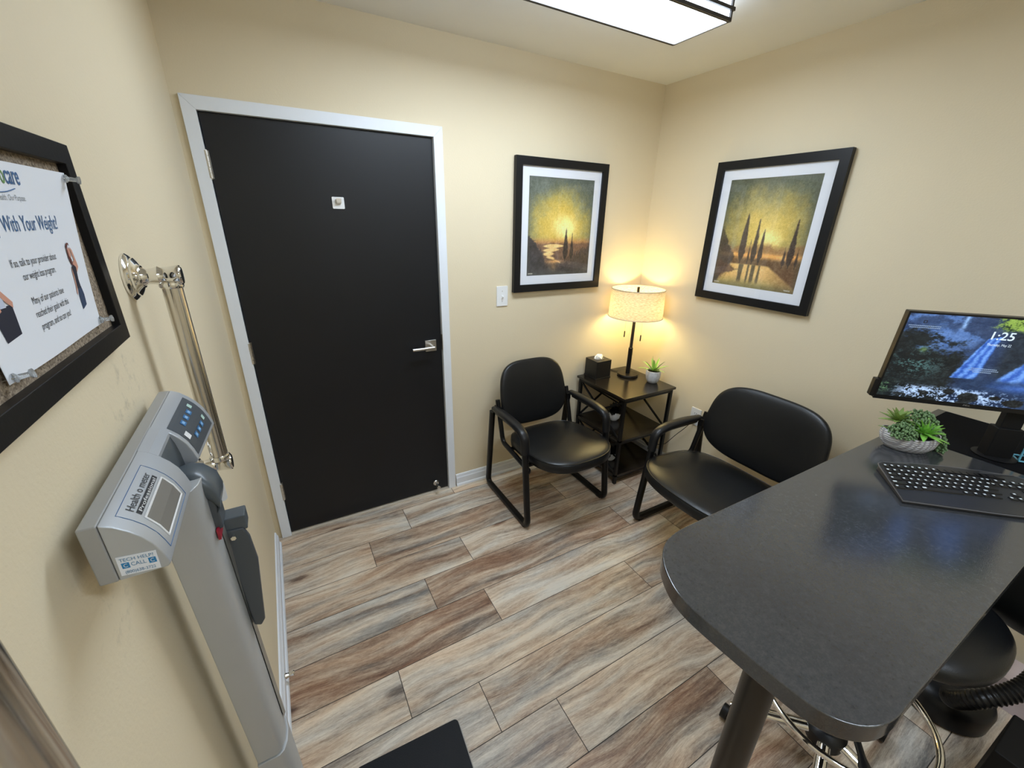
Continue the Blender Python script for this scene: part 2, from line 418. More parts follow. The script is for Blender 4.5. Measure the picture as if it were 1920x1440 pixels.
def floor_mat():
    m = bpy.data.materials.new('wood_look_planks'); m.use_nodes = True
    nt = m.node_tree; N = nt.nodes; K = nt.links; b = N['Principled BSDF']
    uv = N.new('ShaderNodeUVMap'); uv.uv_map = 'plank'
    at = N.new('ShaderNodeVertexColor'); at.layer_name = 'tone'
    sep = N.new('ShaderNodeSeparateColor'); K.new(at.outputs[0], sep.inputs[0])     # r tone, g warmth, b seed
    def math_(op, a, b_=None, clamp=False):
        n = N.new('ShaderNodeMath'); n.operation = op; n.use_clamp = clamp
        for i, v in enumerate((a, b_)):
            if v is None: continue
            if hasattr(v, 'links'): K.new(v, n.inputs[i])
            else: n.inputs[i].default_value = v
        return n.outputs[0]
    sx = N.new('ShaderNodeSeparateXYZ'); K.new(uv.outputs[0], sx.inputs[0])
    U, V = sx.outputs[0], sx.outputs[1]
    def vec(a, b_, c):
        n = N.new('ShaderNodeCombineXYZ')
        for i, v in enumerate((a, b_, c)):
            if hasattr(v, 'links'): K.new(v, n.inputs[i])
            else: n.inputs[i].default_value = v
        return n.outputs[0]
    seed = math_('MULTIPLY', sep.outputs[2], 60.0)
    # gentle warp so that grain flows around knots
    def noise(v, sc, det=4, rough=.55, dist=0):
        n = N.new('ShaderNodeTexNoise'); K.new(v, n.inputs['Vector']); n.inputs['Scale'].default_value = sc
        n.inputs['Detail'].default_value = det; n.inputs['Roughness'].default_value = rough; n.inputs['Distortion'].default_value = dist
        return n.outputs['Fac']
    wv = noise(vec(math_('MULTIPLY', U, 1.5), math_('MULTIPLY', V, 3.0), seed), 1.3, 1)
    V2 = math_('ADD', V, math_('MULTIPLY', math_('SUBTRACT', wv, .5), .13))
    band = noise(vec(math_('MULTIPLY', U, 1.25), math_('MULTIPLY', V2, 17.0), seed), 1.0, 5, .62, .12)
    streak = noise(vec(math_('MULTIPLY', U, 5.0), math_('MULTIPLY', V2, 90.0), seed), 1.0, 5, .68, .1)
    fine = noise(vec(math_('MULTIPLY', U, 22.0), math_('MULTIPLY', V2, 420.0), seed), 1.0, 3, .7)
    blot = noise(vec(math_('MULTIPLY', U, 14.0), math_('MULTIPLY', V, 60.0), math_('ADD', seed, 9.0)), 1.0, 8, .78, .3)
    grit = noise(vec(math_('MULTIPLY', U, 70.0), math_('MULTIPLY', V, 240.0), math_('ADD', seed, 3.0)), 1.0, 6, .8, .2)
    warm = noise(vec(math_('MULTIPLY', U, 2.2), math_('MULTIPLY', V2, 12.0), math_('ADD', seed, 21.0)), 1.0, 3)
    # knots
    vo = N.new('ShaderNodeTexVoronoi'); vo.inputs['Scale'].default_value = 1.0
    K.new(vec(math_('MULTIPLY', U, 1.7), math_('MULTIPLY', V, 5.0), seed), vo.inputs['Vector'])
    kd = math_('SUBTRACT', 1.0, math_('MULTIPLY', vo.outputs['Distance'], 7.5), True)
    rings = math_('MULTIPLY', math_('SINE', math_('MULTIPLY', vo.outputs['Distance'], 80.0)), .06)
    halo = math_('SUBTRACT', 1.0, math_('MULTIPLY', vo.outputs['Distance'], 3.2), True)
    t = math_('ADD', math_('MULTIPLY', math_('SUBTRACT', band, .5), 1.75), .63)
    t = math_('ADD', t, math_('MULTIPLY', math_('SUBTRACT', streak, .5), .65))
    t = math_('ADD', t, math_('MULTIPLY', math_('SUBTRACT', fine, .5), .55))
    t = math_('ADD', t, math_('MULTIPLY', math_('SUBTRACT', blot, .5), .75))
    t = math_('ADD', t, math_('MULTIPLY', math_('SUBTRACT', sep.outputs[0], .5), .75))
    t = math_('ADD', t, math_('MULTIPLY', math_('SUBTRACT', grit, .5), .55))
    t = math_('SUBTRACT', t, math_('MULTIPLY', kd, .8))
    t = math_('ADD', t, math_('MULTIPLY', rings, halo))
    r = N.new('ShaderNodeValToRGB'); K.new(t, r.inputs[0])
    e = r.color_ramp.elements
    e[0].position = 0.0; e[0].color = (*L3(78, 62, 54), 1)
    e[1].position = 1.0; e[1].color = (*L3(222, 209, 190), 1)
    for p, c in ((.22, (112, 92, 78)), (.42, (150, 130, 112)), (.62, (184, 165, 145)), (.8, (205, 188, 167))):
        x = e.new(p); x.color = (*L3(*c), 1)
    g = N.new('ShaderNodeValToRGB'); K.new(t, g.inputs[0]); e = g.color_ramp.elements
    e[0].position = 0.0; e[0].color = (*L3(80, 78, 76), 1)
    e[1].position = 1.0; e[1].color = (*L3(212, 206, 195), 1)
    for p, c in ((.3, (116, 113, 109)), (.6, (164, 157, 148))):
        x = e.new(p); x.color = (*L3(*c), 1)
    o_ = N.new('ShaderNodeValToRGB'); K.new(t, o_.inputs[0]); e = o_.color_ramp.elements
    e[0].position = 0.0; e[0].color = (*L3(86, 58, 44), 1)
    e[1].position = 1.0; e[1].color = (*L3(220, 194, 165), 1)
    for p, c in ((.35, (136, 102, 80)), (.65, (178, 148, 122))):
        x = e.new(p); x.color = (*L3(*c), 1)
    wf = math_('ADD', math_('MULTIPLY', math_('SUBTRACT', warm, .5), 5.0), math_('MULTIPLY', math_('SUBTRACT', sep.outputs[1], .5), 1.6))
    m1 = N.new('ShaderNodeMix'); m1.data_type = 'RGBA'; K.new(math_('MULTIPLY', wf, -1.0, True), m1.inputs[0]); K.new(r.outputs[0], m1.inputs[6]); K.new(g.outputs[0], m1.inputs[7])
    m2 = N.new('ShaderNodeMix'); m2.data_type = 'RGBA'; K.new(math_('ADD', math_('MULTIPLY', wf, .9), .12, True), m2.inputs[0]); K.new(m1.outputs[2], m2.inputs[6]); K.new(o_.outputs[0], m2.inputs[7])
    K.new(m2.outputs[2], b.inputs['Base Color'])
    b.inputs['Roughness'].default_value = 0.42; b.inputs['Specular IOR Level'].default_value = 0.4
    bp = N.new('ShaderNodeBump'); bp.inputs['Strength'].default_value = .25; bp.inputs['Distance'].default_value = .001
    K.new(t, bp.inputs['Height']); K.new(bp.outputs[0], b.inputs['Normal'])
    return m
M_FLOOR = floor_mat()
M_SEAM = mat('plank_joint', (0.045, 0.036, 0.03), rough=0.9, var=0.1)

# ------------------------------------------------------------------ floor: laid planks
def build_floor():
    bm = bmesh.new(); uvl = bm.loops.layers.uv.new('plank'); cl = bm.loops.layers.float_color.new('tone')
    g = 0.0014
    rows_y = -0.082; pw = 0.1913; PL = 1.195
    joint = {-1: 1.02, 0: .677, 1: .440, 2: .895, 3: .630, 4: .863, 5: .398, 6: .660, 7: .890, 8: .30}
    # tone (0 dark..1 pale), warmth (0 grey..1 brown): (row, plank index from the joint) as seen on the floor
    tones = {(0, -1): (.62, .5), (0, 0): (.55, .5), (1, -1): (.66, .55), (1, 0): (.40, .55), (2, -1): (.50, .55), (2, 0): (.72, .5), (3, -1): (.58, .35),
             (3, 0): (.38, .72), (4, -1): (.30, .72), (4, 0): (.66, .5), (5, -1): (.66, .45), (5, 0): (.68, .45), (5, 1): (.45, .5),
             (6, -1): (.48, .30), (6, 0): (.50, .45), (7, -1): (.52, .28), (7, 0): (.62, .48), (7, 1): (.6, .4), (8, -1): (.4, .4), (8, 0): (.38, .62), (8, 1): (.62, .3), (9, 0): (.45, .55), (9, 1): (.5, .6)}
    rnd = random.Random(5)
    for r in range(-1, 19):
        y1 = rows_y - pw * r; y0 = y1 - pw
        if r == -1: y1 = 0.0
        y0c = max(y0, YB)
        if y1 <= YB: break
        j = joint.get(r, (r * .437) % PL)
        for k in range(-2, 4):
            x0 = j + PL * k; x1 = x0 + PL
            a, c = max(x0, 0), min(x1, W)
            if c - a < .002: continue
            tn, wm = tones.get((r, k), (rnd.uniform(.3, .75), rnd.uniform(.25, .75)))
            sd = rnd.random()
            v = [bm.verts.new((p, q, 0)) for p, q in ((a + g, y0c + g), (c - g, y0c + g), (c - g, y1 - g), (a + g, y1 - g))]
            f = bm.faces.new(v); f.material_index = 0
            for lp in f.loops:
                lp[uvl].uv = (lp.vert.co.x - x0, lp.vert.co.y - y0)
                lp[cl] = (tn, wm, sd, 1)
    box(bm, 0, W, YB, 0, -.06, -.0012)
    for f in bm.faces[-6:]: f.material_index = 1
    struct('floor', bm, [M_FLOOR, M_SEAM])
build_floor()

# ------------------------------------------------------------------ walls, ceiling
DX0, DX1, DZ1 = 0.0725, 1.0080, 2.030        # door opening
bm = bmesh.new()
box(bm, -.12, DX0 - .004, 0, .12, -.06, H); box(bm, DX1 + .004, W + .12, 0, .12, -.06, H); box(bm, DX0 - .004, DX1 + .004, 0, .12, DZ1 + .004, H)
struct('wall_back', bm, M_WALL)
def smudged_wall():
    m = wall_mat('beige_wall_paint_smudged', (0.735, 0.635, 0.455))
    nt = m.node_tree; N = nt.nodes; K = nt.links; b = N['Principled BSDF']; src = b.inputs['Base Color'].links[0].from_socket
    tc = N.new('ShaderNodeTexCoord'); nz = N.new('ShaderNodeTexNoise'); nz.inputs['Scale'].default_value = 38; nz.inputs['Detail'].default_value = 8; nz.inputs['Roughness'].default_value = .7
    K.new(tc.outputs['Object'], nz.inputs['Vector']); tot = None
    for p, r in (((0, -1.37, 1.41), .09), ((0, -1.46, 1.36), .07), ((0, -1.66, 1.22), .07), ((0, -.75, .62), .05)):
        d = N.new('ShaderNodeVectorMath'); d.operation = 'DISTANCE'; d.inputs[1].default_value = p; K.new(tc.outputs['Object'], d.inputs[0])
        q = N.new('ShaderNodeMapRange'); q.inputs[1].default_value = 0; q.inputs[2].default_value = r; q.inputs[3].default_value = 1; q.inputs[4].default_value = 0; K.new(d.outputs['Value'], q.inputs[0])
        if tot is None: tot = q.outputs[0]
        else:
            a = N.new('ShaderNodeMath'); a.operation = 'ADD'; K.new(tot, a.inputs[0]); K.new(q.outputs[0], a.inputs[1]); tot = a.outputs[0]
    w = N.new('ShaderNodeMapRange'); w.inputs[1].default_value = .53; w.inputs[2].default_value = .72; K.new(nz.outputs['Fac'], w.inputs[0])
    k = N.new('ShaderNodeMath'); k.operation = 'MULTIPLY'; k.use_clamp = True; K.new(tot, k.inputs[0]); K.new(w.outputs[0], k.inputs[1])
    k2 = N.new('ShaderNodeMath'); k2.operation = 'MULTIPLY'; k2.inputs[1].default_value = .75; K.new(k.outputs[0], k2.inputs[0])
    mx = N.new('ShaderNodeMix'); mx.data_type = 'RGBA'; K.new(k2.outputs[0], mx.inputs[0]); K.new(src, mx.inputs[6]); mx.inputs[7].default_value = (.30, .27, .21, 1)
    K.new(mx.outputs[2], b.inputs['Base Color']); return m
struct('wall_left', B(-.12, 0, YB - .12, 0, -.06, H), smudged_wall())
struct('wall_right', B(W, W + .12, YB - .12, 0, -.06, H), M_WALL)
struct('wall_front', B(0, W, YB - .12, YB, -.06, H), M_WALL)
struct('ceiling', B(-.12, W + .12, YB - .12, .12, H, H + .1), M_CEIL)

def baseboard(name, fn, length0, length1):
    prof = [(0, 0), (.014, 0), (.014, .058), (.0095, .066), (.0095, .072), (.006, .082), (0, .084)]
    bm = PR(prof, length0, length1, fn)
    # shoe moulding
    sh = [(0, 0), (.022, 0), (.0215, .008), (.018, .015), (.0135, .018), (0, .018)]
    prism(bm, sh, length0, length1, fn)
    struct(name, bm, M_TRIM)
baseboard('baseboard_left', lambda a, b, d: (a, d, b), YB, -.06)
baseboard('baseboard_back', lambda a, b, d: (d, -a, b), 1.062, W)
baseboard('baseboard_right', lambda a, b, d: (W - a, d, b), YB, -.015)
baseboard('baseboard_front', lambda a, b, d: (d, YB + a, b), 0, W)

# door casing
def casing():
    bm = bmesh.new(); y0, y1 = -.016, 0
    cw = .046
    def q(poly):
        prism(bm, poly, y0, y1, lambda a, b, d: (a, d, b))
    xo0, xo1, zo = DX0 - cw, DX1 + cw, DZ1 + .047
    q([(xo0, 0), (DX0, 0), (DX0, DZ1), (xo0, zo)])
    q([(DX1, 0), (xo1, 0), (xo1, zo), (DX1, DZ1)])
    q([(xo0, zo), (DX0, DZ1), (DX1, DZ1), (xo1, zo)])
    # jamb lining
    box(bm, DX0 - .003, DX0, 0, .11, 0, DZ1); box(bm, DX1, DX1 + .003, 0, .11, 0, DZ1); box(bm, DX0, DX1, 0, .11, DZ1, DZ1 + .003)
    # stop
    box(bm, DX0, DX0 + .012, .047, .08, 0, DZ1); box(bm, DX1 - .012, DX1, .047, .08, 0, DZ1); box(bm, DX0, DX1, .047, .08, DZ1 - .012, DZ1)
    struct('trim_1', bm, M_TRIM, bevel=.0012)
casing()
struct('trim_2', B(DX0, DX1 + .07, -.012, .10, 0.0, .004), mat('floor_threshold', L3(196, 184, 166), rough=.5, var=.2, vscale=20))

door = empty('door_1', (DX0, .003, 0), kind='structure')
def dpart(name, bm, m, parent=door, **k):
    for v in bm.verts: v.co -= Vector((DX0, .003, 0))
    return obj(name, bm, m, parent, **k)
dpart('door_panel', B(DX0 + .003, DX1 - .003, .003, .045, .012, DZ1 - .003), M_DOOR, bevel=.0015)
for z in (1.845, 1.062, .288):
    bm = bmesh.new(); s = .1 / 5
    for k in range(5):
        z0 = z - .05 + k * s
        cyl(bm, (DX0 + .001, -.009, z0 + .0006), (DX0 + .001, -.009, z0 + s - .0006), .0088, 14)
    cyl(bm, (DX0 + .001, -.006, z - .053), (DX0 + .001, -.006, z + .053), .0045, 12)
    box(bm, DX0 - .003, DX0 + .010, -.0005, .004, z - .05, z + .05)
    dpart('hinge', bm, M_NICKEL, smooth=True)
# lever handle
hx, hz = .940, .990
hb = dpart('door_handle', B(hx - .032, hx + .032, -.006, .003, hz - .032, hz + .032), M_NICKEL, bevel=.001)
bm = bmesh.new()
cyl(bm, (hx, -.005, hz), (hx, -.048, hz), .011, 20)
tube(bm, round_path([(hx + .006, -.050, hz), (hx - .06, -.052, hz), (hx - .118, -.050, hz)], .01), .0085, n=16, r2=.0085)
dpart('lever', bm, M_NICKEL, hb, smooth=True)
dpart('latch_plate', B(DX1 - .0035, DX1 + .001, -.0165, .03, .96, 1.05), M_NICKEL)
# hook plate
hk = dpart('coat_hook', PR(rrect(.052, .050, .004, cx=.540, cy=1.722), -.001, .003, lambda a, b, d: (a, d, b)), M_WHITE, label='white square coat hook stuck on the door')
dpart('hook', box(B(.533, .551, -.012, -.001, 1.718, 1.728), .530, .552, -.018, -.008, 1.722, 1.742), M_NICKEL, hk, bevel=.001)
# spring-less doorstop on the door foot
ds = dpart('door_stop', LA([(.0195, 0), (.0195, .004), (.015, .009), (.006, .011), (.005, .040), (.010, .042), (.0125, .050), (.0115, .060), (.006, .064)], 24, Matrix.Translation((.925, .003, .062)) @ Matrix.Rotation(PI / 2, 4, 'X')), M_NICKEL, smooth=True)

# ------------------------------------------------------------------ ceiling light
def ceiling_fixture(yc, label, glow):
    O = Vector((1.25, yc, H))
    lt = empty('ceiling_light', O, label=label, cat='ceiling light', group='rectangular ceiling lights')
    def lpart(name, bm, m, **k):
        for v in bm.verts: v.co -= O
        return obj(name, bm, m, lt, **k)
    FX0, FX1, FY0, FY1, FZ = .645, 1.858, yc - .128, yc + .128, 2.360
    bm = B(FX0 + .004, FX1 - .004, FY0 + .004, FY1 - .004, FZ + .003, H - .012)
    for f in bm.faces: f.material_index = 0 if abs(f.calc_center_median().z - FZ - .003) < 1e-4 else 1
    lpart('diffuser', bm, glow)
    lpart('ceiling_pan', B(FX0 - .004, FX1 + .004, FY0 - .004, FY1 + .004, H - .012, H), M_RAIL)
    bm = bmesh.new()
    frame_ring(bm, FX0 - .001, FX1 + .001, FY0 - .001, FY1 + .001, .007, FZ, FZ + .008, lambda a, b, d: (a, b, d))
    lpart('bottom_frame', bm, M_RAIL)
    for y, s in ((FY0, -1), (FY1, 1)):
        for z in (FZ + .0, FZ + .034, FZ + .068):
            e = .0 if z < FZ + .01 else .012
            y0, y1 = sorted((y - s * .001, y + s * .007))
            lpart('side_rail', B(FX0 - e, FX1 + e, y0, y1, z, z + .011), M_RAIL)
    for x in (FX0, FX1):
        for y in (FY0, FY1):
            lpart('corner_post', B(x - .004, x + .004, y - .004, y + .004, FZ + .001, H - .011), M_RAIL)
ceiling_fixture(-.785, 'rectangular ceiling light with glowing white diffuser and dark bronze rails near the door', [M_DIFF, M_DIFFS])
ceiling_fixture(-2.72, 'added rectangular fill light on the ceiling, unseen behind the viewer', [M_DIFF2, M_DIFFS2])  # added out of view to even out the lighting; copies the real fixture

# ------------------------------------------------------------------ pictures
def art_noise(nu, nv, seed, octs=5, amp0=.62):
    r = np.random.RandomState(seed); out = np.zeros((nv, nu)); amp = 1; tot = 0
    for o in range(octs):
        k = 2 ** (o + 2)
        g = r.rand(k + 2, k + 2)
        u = np.linspace(0, k, nu); v = np.linspace(0, k, nv)
        iu = u.astype(int); iv = v.astype(int); fu = u - iu; fv = v - iv
        fu = fu * fu * (3 - 2 * fu); fv = fv * fv * (3 - 2 * fv)
        a = g[np.ix_(iv, iu)]; b = g[np.ix_(iv, iu + 1)]; c = g[np.ix_(iv + 1, iu)]; d = g[np.ix_(iv + 1, iu + 1)]
        val = (a * (1 - fu) + b * fu) * (1 - fv)[:, None] + (c * (1 - fu) + d * fu) * fv[:, None]
        out += val * amp; tot += amp; amp *= amp0
    out = (out - out.mean()) / out.std()
    return np.clip(out * .17 + .5, 0, 1)
def mixc(a, b, t):
    t = np.clip(t, 0, 1)[..., None]; return a * (1 - t) + np.asarray(b, float) * t
def sm(x, a, b):
    t = np.clip((x - a) / (b - a), 0, 1); return t * t * (3 - 2 * t)

def cypress(img, U, V, n, u0, vb, vt, w, col=(48, 40, 36)):
    t = np.clip((V - vb) / (vt - vb), 0, 1)
    prof = w * np.power(np.clip(t * 5, 0, 1), .6) * np.power(np.clip(1 - t, 0, 1), .75)
    d = np.abs(U - u0 + .006 * (n - .5)) + (n - .5) * .018
    m = sm(prof - d, -.006, .008) * (V > vb) * (V < vt)
    trunk = sm(.004 - np.abs(U - u0), -.003, .002) * (V > vb - .02) * (V <= vb + .02)
    return mixc(img, col, np.maximum(m, trunk) * .93)

def sunset_river(nu, nv):
    u = np.linspace(0, 1, nu); v = np.linspace(0, 1, nv); U, V = np.meshgrid(u, v)
    n = art_noise(nu, nv, 3, 6, .8); n2 = art_noise(nu, nv, 8, 6, .85); gr = art_noise(nu, nv, 41, 7, 1.25)
    img = np.ones((nv, nu, 3)) * np.array([92, 99, 88.])
    d = np.sqrt(((U - .50) / .62) ** 2 + ((V - .52) / .46) ** 2) + (n - .5) * .3
    img = mixc(img, (150, 142, 88), 1 - sm(d, .62, 1.02)); img = mixc(img, (212, 182, 84), 1 - sm(d, .30, .82))
    d2 = np.sqrt(((U - .57) / .30) ** 2 + ((V - .50) / .20) ** 2) + (n2 - .5) * .15
    img = mixc(img, (255, 236, 160), (1 - sm(d2, .1, .95)) * .95)
    low = 1 - sm(V, .34, .42); img = mixc(img, (186, 128, 82), low * .8)
    land = 1 - sm(V + (n - .5) * .03, .325, .36); img = mixc(img, (112, 84, 66), land * .9)
    img = mixc(img, (62, 56, 54), (1 - sm(V + (n - .5) * .08, .05, .22)) * .9)
    # river
    cu = .40 + .13 * np.sin((V - .30) * 26) * np.clip((.34 - V) * 5, 0, 1) + (n - .5) * .02
    wv = .17 * np.clip((V - .12) / .2, 0, 1) * (.35 + .65 * np.abs(np.sin(V * 75)))
    riv = sm(wv - np.abs(U - cu), -.02, .03) * (V < .335) * (V > .13)
    img = mixc(img, (255, 214, 142), riv * .85)
    pool = np.exp(-((U - .42) / .13) ** 2 - ((V - .15) / .018) ** 2) + .5 * np.exp(-((U - .42) / .05) ** 2 - ((V - .09) / .04) ** 2); img = mixc(img, (232, 176, 112), pool * .8)
    # left wooded bank, right bushes
    hl = .44 - .95 * (U - .02) * (U > .02) + (n2 - .5) * .12
    img = mixc(img, (56, 50, 50), sm(hl - V, -.015, .03) * (U < .34) * (1 - sm(U, .24, .34)))
    img = mixc(img, (56, 52, 54), sm(.34 - np.abs(U - 0) * .8 - V + (n - .5) * .1, -.02, .05) * .8)
    hr = .20 + .42 * np.clip(U - .68, 0, 1) + (n2 - .5) * .10
    img = mixc(img, (70, 58, 52), sm(hr - V, -.015, .03) * sm(U, .62, .75))
    img = cypress(img, U, V, n2, .595, .17, .505, .050); img = cypress(img, U, V, n, .695, .17, .455, .035)
    img = mixc(img, (74, 72, 70), (1 - sm(V, .0, .14)) * .7)
    img += ((n - .5) * 26 + (gr - .5) * 42)[..., None]
    vg = sm(np.maximum(np.abs(U - .5) * 1.9, np.abs(V - .5) * 1.9), .82, 1.0); img = mixc(img, (78, 84, 80), vg * .55)
    sig = (n2 > .5) * (np.abs(V - .028) < .006) * (((U > .03) & (U < .10)) | ((U > .90) & (U < .95))); img = mixc(img, (190, 185, 170), sig * .8)
    return np.clip(lin(np.clip(img, 0, 255)) * 1.15 + .003, 0, .9)

def sunset_lake(nu, nv):
    u = np.linspace(0, 1, nu); v = np.linspace(0, 1, nv); U, V = np.meshgrid(u, v)
    n = art_noise(nu, nv, 13, 6, .8); n2 = art_noise(nu, nv, 18, 6, .85); gr = art_noise(nu, nv, 43, 7, 1.25)
    img = np.ones((nv, nu, 3)) * np.array([92, 96, 76.])
    d = np.sqrt(((U - .52) / .60) ** 2 + ((V - .50) / .50) ** 2) + (n - .5) * .35
    img = mixc(img, (146, 136, 84), 1 - sm(d, .60, 1.02)); img = mixc(img, (214, 186, 96), 1 - sm(d, .22, .82))
    d2 = np.sqrt(((U - .60) / .20) ** 2 + ((V - .47) / .13) ** 2) + (n2 - .5) * .15
    img = mixc(img, (253, 232, 150), (1 - sm(d2, .05, 1.0)) * .95)
    hz = (1 - sm(V + (n - .5) * .09, .37, .44)); img = mixc(img, (148, 104, 68), hz * .75)
    wl = np.exp(-((V - .315 + (n - .5) * .02) / .022) ** 2); img = mixc(img, (250, 180, 100), wl * .95)
    bank = (1 - sm(V + (n2 - .5) * .03, .262, .29)); img = mixc(img, (110, 84, 56), bank)
    # lake with reflections
    lk = sm(.235 - V, 0, .02) * (1 - sm(U - .22 - (.235 - V) * 1.9 + (n - .5) * .06, .38, .44)) * sm(U + (.235 - V) * .9 + (n2 - .5) * .12, .18, .30)
    img = mixc(img, (232, 190, 118), lk * .95); img = mixc(img, (150, 140, 84), lk * (1 - sm(V, .02, .14)) * .75)
    for uu, ww in ((.34, .030), (.43, .012), (.49, .022), (.56, .014)):
        ref = sm(ww - np.abs(U - uu) + (n - .5) * .02, -.004, .010) * lk * sm(V, .03, .09); img = mixc(img, (74, 66, 50), ref * .85)
    left = sm(.30 - 1.6 * np.clip(U - .03, 0, 1) - V * 0 + (n2 - .5) * .12 + .02 - np.abs(V - .29) * 1.1, 0, .05); img = mixc(img, (58, 50, 44), left * .8)
    lb = sm(.16 - U * .5 - np.abs(V - .17) * 1.6 + (n - .5) * .1, 0, .04); img = mixc(img, (86, 62, 46), lb * .8)
    for a in ((.31, .25, .70, .052), (.40, .25, .46, .012), (.455, .25, .645, .036), (.53, .25, .555, .028), (.80, .24, .41, .020), (.865, .24, .64, .046), (.935, .24, .40, .02)):
        img = cypress(img, U, V, n2, *a, col=(58, 46, 38))
    img = mixc(img, (104, 72, 46), sm(U, .55, .95) * (1 - sm(V, .16, .25)) * .5)
    img += ((n - .5) * 26 + (gr - .5) * 42)[..., None]
    vg = sm(np.maximum(np.abs(U - .5) * 1.9, np.abs(V - .5) * 1.9), .80, 1.0); img = mixc(img, (76, 78, 62), vg * .6)
    sig = (n2 > .5) * (np.abs(V - .028) < .006) * (((U > .03) & (U < .10)) | ((U > .88) & (U < .95))); img = mixc(img, (190, 185, 170), sig * .8)
    return np.clip(lin(np.clip(img, 0, 255)) * 1.15 + .003, 0, .9)

def picture(fn, a0, a1, b0, b1, w, art, mb, label, root_loc, name='framed_picture'):
    """fn(a,b,d): a along the wall left->right as seen, b up, d out of the wall"""
    root = empty(name, root_loc, label=label, cat='picture', group='framed sunset prints')
    rl = Vector(root_loc)
    F = lambda a, b, d: tuple(Vector(fn(a, b, d)) - rl)
    bm = bmesh.new(); frame_ring(bm, a0, a1, b0, b1, w, .004, .030, F)
    obj('frame', bm, M_FRAME, root, bevel=.0012)
    obj('backing_board', PR([(a0 + .01, b0 + .01), (a1 - .01, b0 + .01), (a1 - .01, b1 - .01), (a0 + .01, b1 - .01)], .0015, .013, F), M_MATB, root)
    bm = bmesh.new(); frame_ring(bm, a0 + w - .002, a1 - w + .002, b0 + w - .002, b1 - w + .002, mb, .0135, .0165, F)
    obj('mount', bm, M_MATB, root)
    x0, x1, y0, y1 = a0 + w + mb - .006, a1 - w - mb + .006, b0 + w + mb - .006, b1 - w - mb + .006
    nu, nv = 190, 244
    grid_art('print', nu, nv, lambda u, v: F(x0 + (x1 - x0) * u, y0 + (y1 - y0) * v, .0143), art(nu, nv), M_ART, root)
    bm = bmesh.new(); vs = [bm.verts.new(F(a, b, .0185)) for a, b in ((a0 + w, b0 + w), (a1 - w, b0 + w), (a1 - w, b1 - w), (a0 + w, b1 - w))]; bm.faces.new(vs)
    obj('glazing', bm, M_GLASS, root)
picture(lambda a, b, d: (a, -d, b), 1.4622, 2.1142, 1.2586, 1.9901, .043, sunset_river, .0525,
        'black framed sunset print with two dark cypresses above the light switch', (1.788, 0, 1.26))
picture(lambda a, b, d: (W - d, -a, b), .4917, 1.1446, 1.2452, 1.9848, .043, sunset_lake, .0525,
        'black framed sunset lake print with a row of cypresses on the right wall', (W, -.818, 1.245))

# ------------------------------------------------------------------ switch and outlet
sw = empty('light_switch', (1.397, 0, 1.24), label='white toggle light switch plate between door and picture', cat='light switch')
obj('plate', PR(rrect(.074, .118, .004), 0, .006, lambda a, b, d: (a, -d, b)), M_WHITE, sw, bevel=.0012)
obj('toggle', box(B(-.005, .005, -.0075, -.005, -.012, .012), -.0038, .0038, -.018, -.006, -.004, .006, Matrix.Rotation(.35, 4, 'X')), M_WHITE, sw)
for z in (.03, -.03): obj('screw', CY((0, -.0055, z), (0, -.0072, z), .003, 12), M_NICKEL, sw)
ou = empty('wall_outlet', (W, -.645, .468), label='white wall outlet low on the right wall behind the chair arm', cat='outlet')
obj('plate', PR(rrect(.074, .118, .004), 0, .006, lambda a, b, d: (-d, a, b)), M_WHITE, ou, bevel=.0012)
for z in (.02, -.02):
    sk = obj('socket', PR(rrect(.034, .029, .008, cy=z), .005, .0072, lambda a, b, d: (-d, a, b)), M_WHITE, ou)
    bm = bmesh.new()
    for yy in (-.0065, .0065): box(bm, -.0076, -.0068, yy - .0012, yy + .0012, z - .001, z + .008)
    cyl(bm, (-.0068, 0, z - .008), (-.0076, 0, z - .008), .0024, 10)
    obj('slot', bm, M_DARKSLOT, sk)

# ------------------------------------------------------------------ side table
TX0, TX1, TY0, TY1, TZ = 2.003, 2.466, -.505, -.022, .640
st = empty('side_table', (TX0, TY0, 0), label='dark espresso side table with three tiers and crossed braces in the corner', cat='side table')
def spart(name, bm, m, parent=st, o=(TX0, TY0, 0), **k):
    for v in bm.verts: v.co -= Vector(o)
    return obj(name, bm, m, parent, **k)
spart('top', B(TX0, TX1, TY0, TY1, TZ - .016, TZ), M_TABLE, bevel=.0015)
spart('shelf', B(TX0 + .012, TX1 - .012, TY0 + .012, TY1 - .012, .318, .333), M_TABLE, bevel=.001)
spart('shelf', B(TX0 + .012, TX1 - .012, TY0 + .012, TY1 - .012, .055, .070), M_TABLE, bevel=.001)
q = .010; lx = (TX0 + .022, TX1 - .022); ly = (TY0 + .022, TY1 - .022)
for x in lx:
    for y in ly:
        spart('leg', B(x - q, x + q, y - q, y + q, 0, TZ - .016), M_BLKTUBE)
for z in (.052, .314, TZ - .028):
    bm = bmesh.new()
    for y in ly: box(bm, lx[0], lx[1], y - .008, y + .008, z - .010, z + .010)
    for x in lx: box(bm, x - .008, x + .008, ly[0], ly[1], z - .010, z + .010)
    spart('rail', bm, M_BLKTUBE)
def brace(p, q_): spart('brace', T_([p, q_], .0075, n=4, r2=.0075), M_BLKTUBE)
for (za, zb) in ((.33, .605), (.07, .305)):
    for x in lx:
        brace((x, ly[0], za), (x, ly[1], zb)); brace((x + .004, ly[0], zb), (x + .004, ly[1], za))
    brace((lx[0], ly[1], za), (lx[1], ly[1], zb)); brace((lx[0], ly[1] + .004, zb), (lx[1], ly[1] + .004, za))

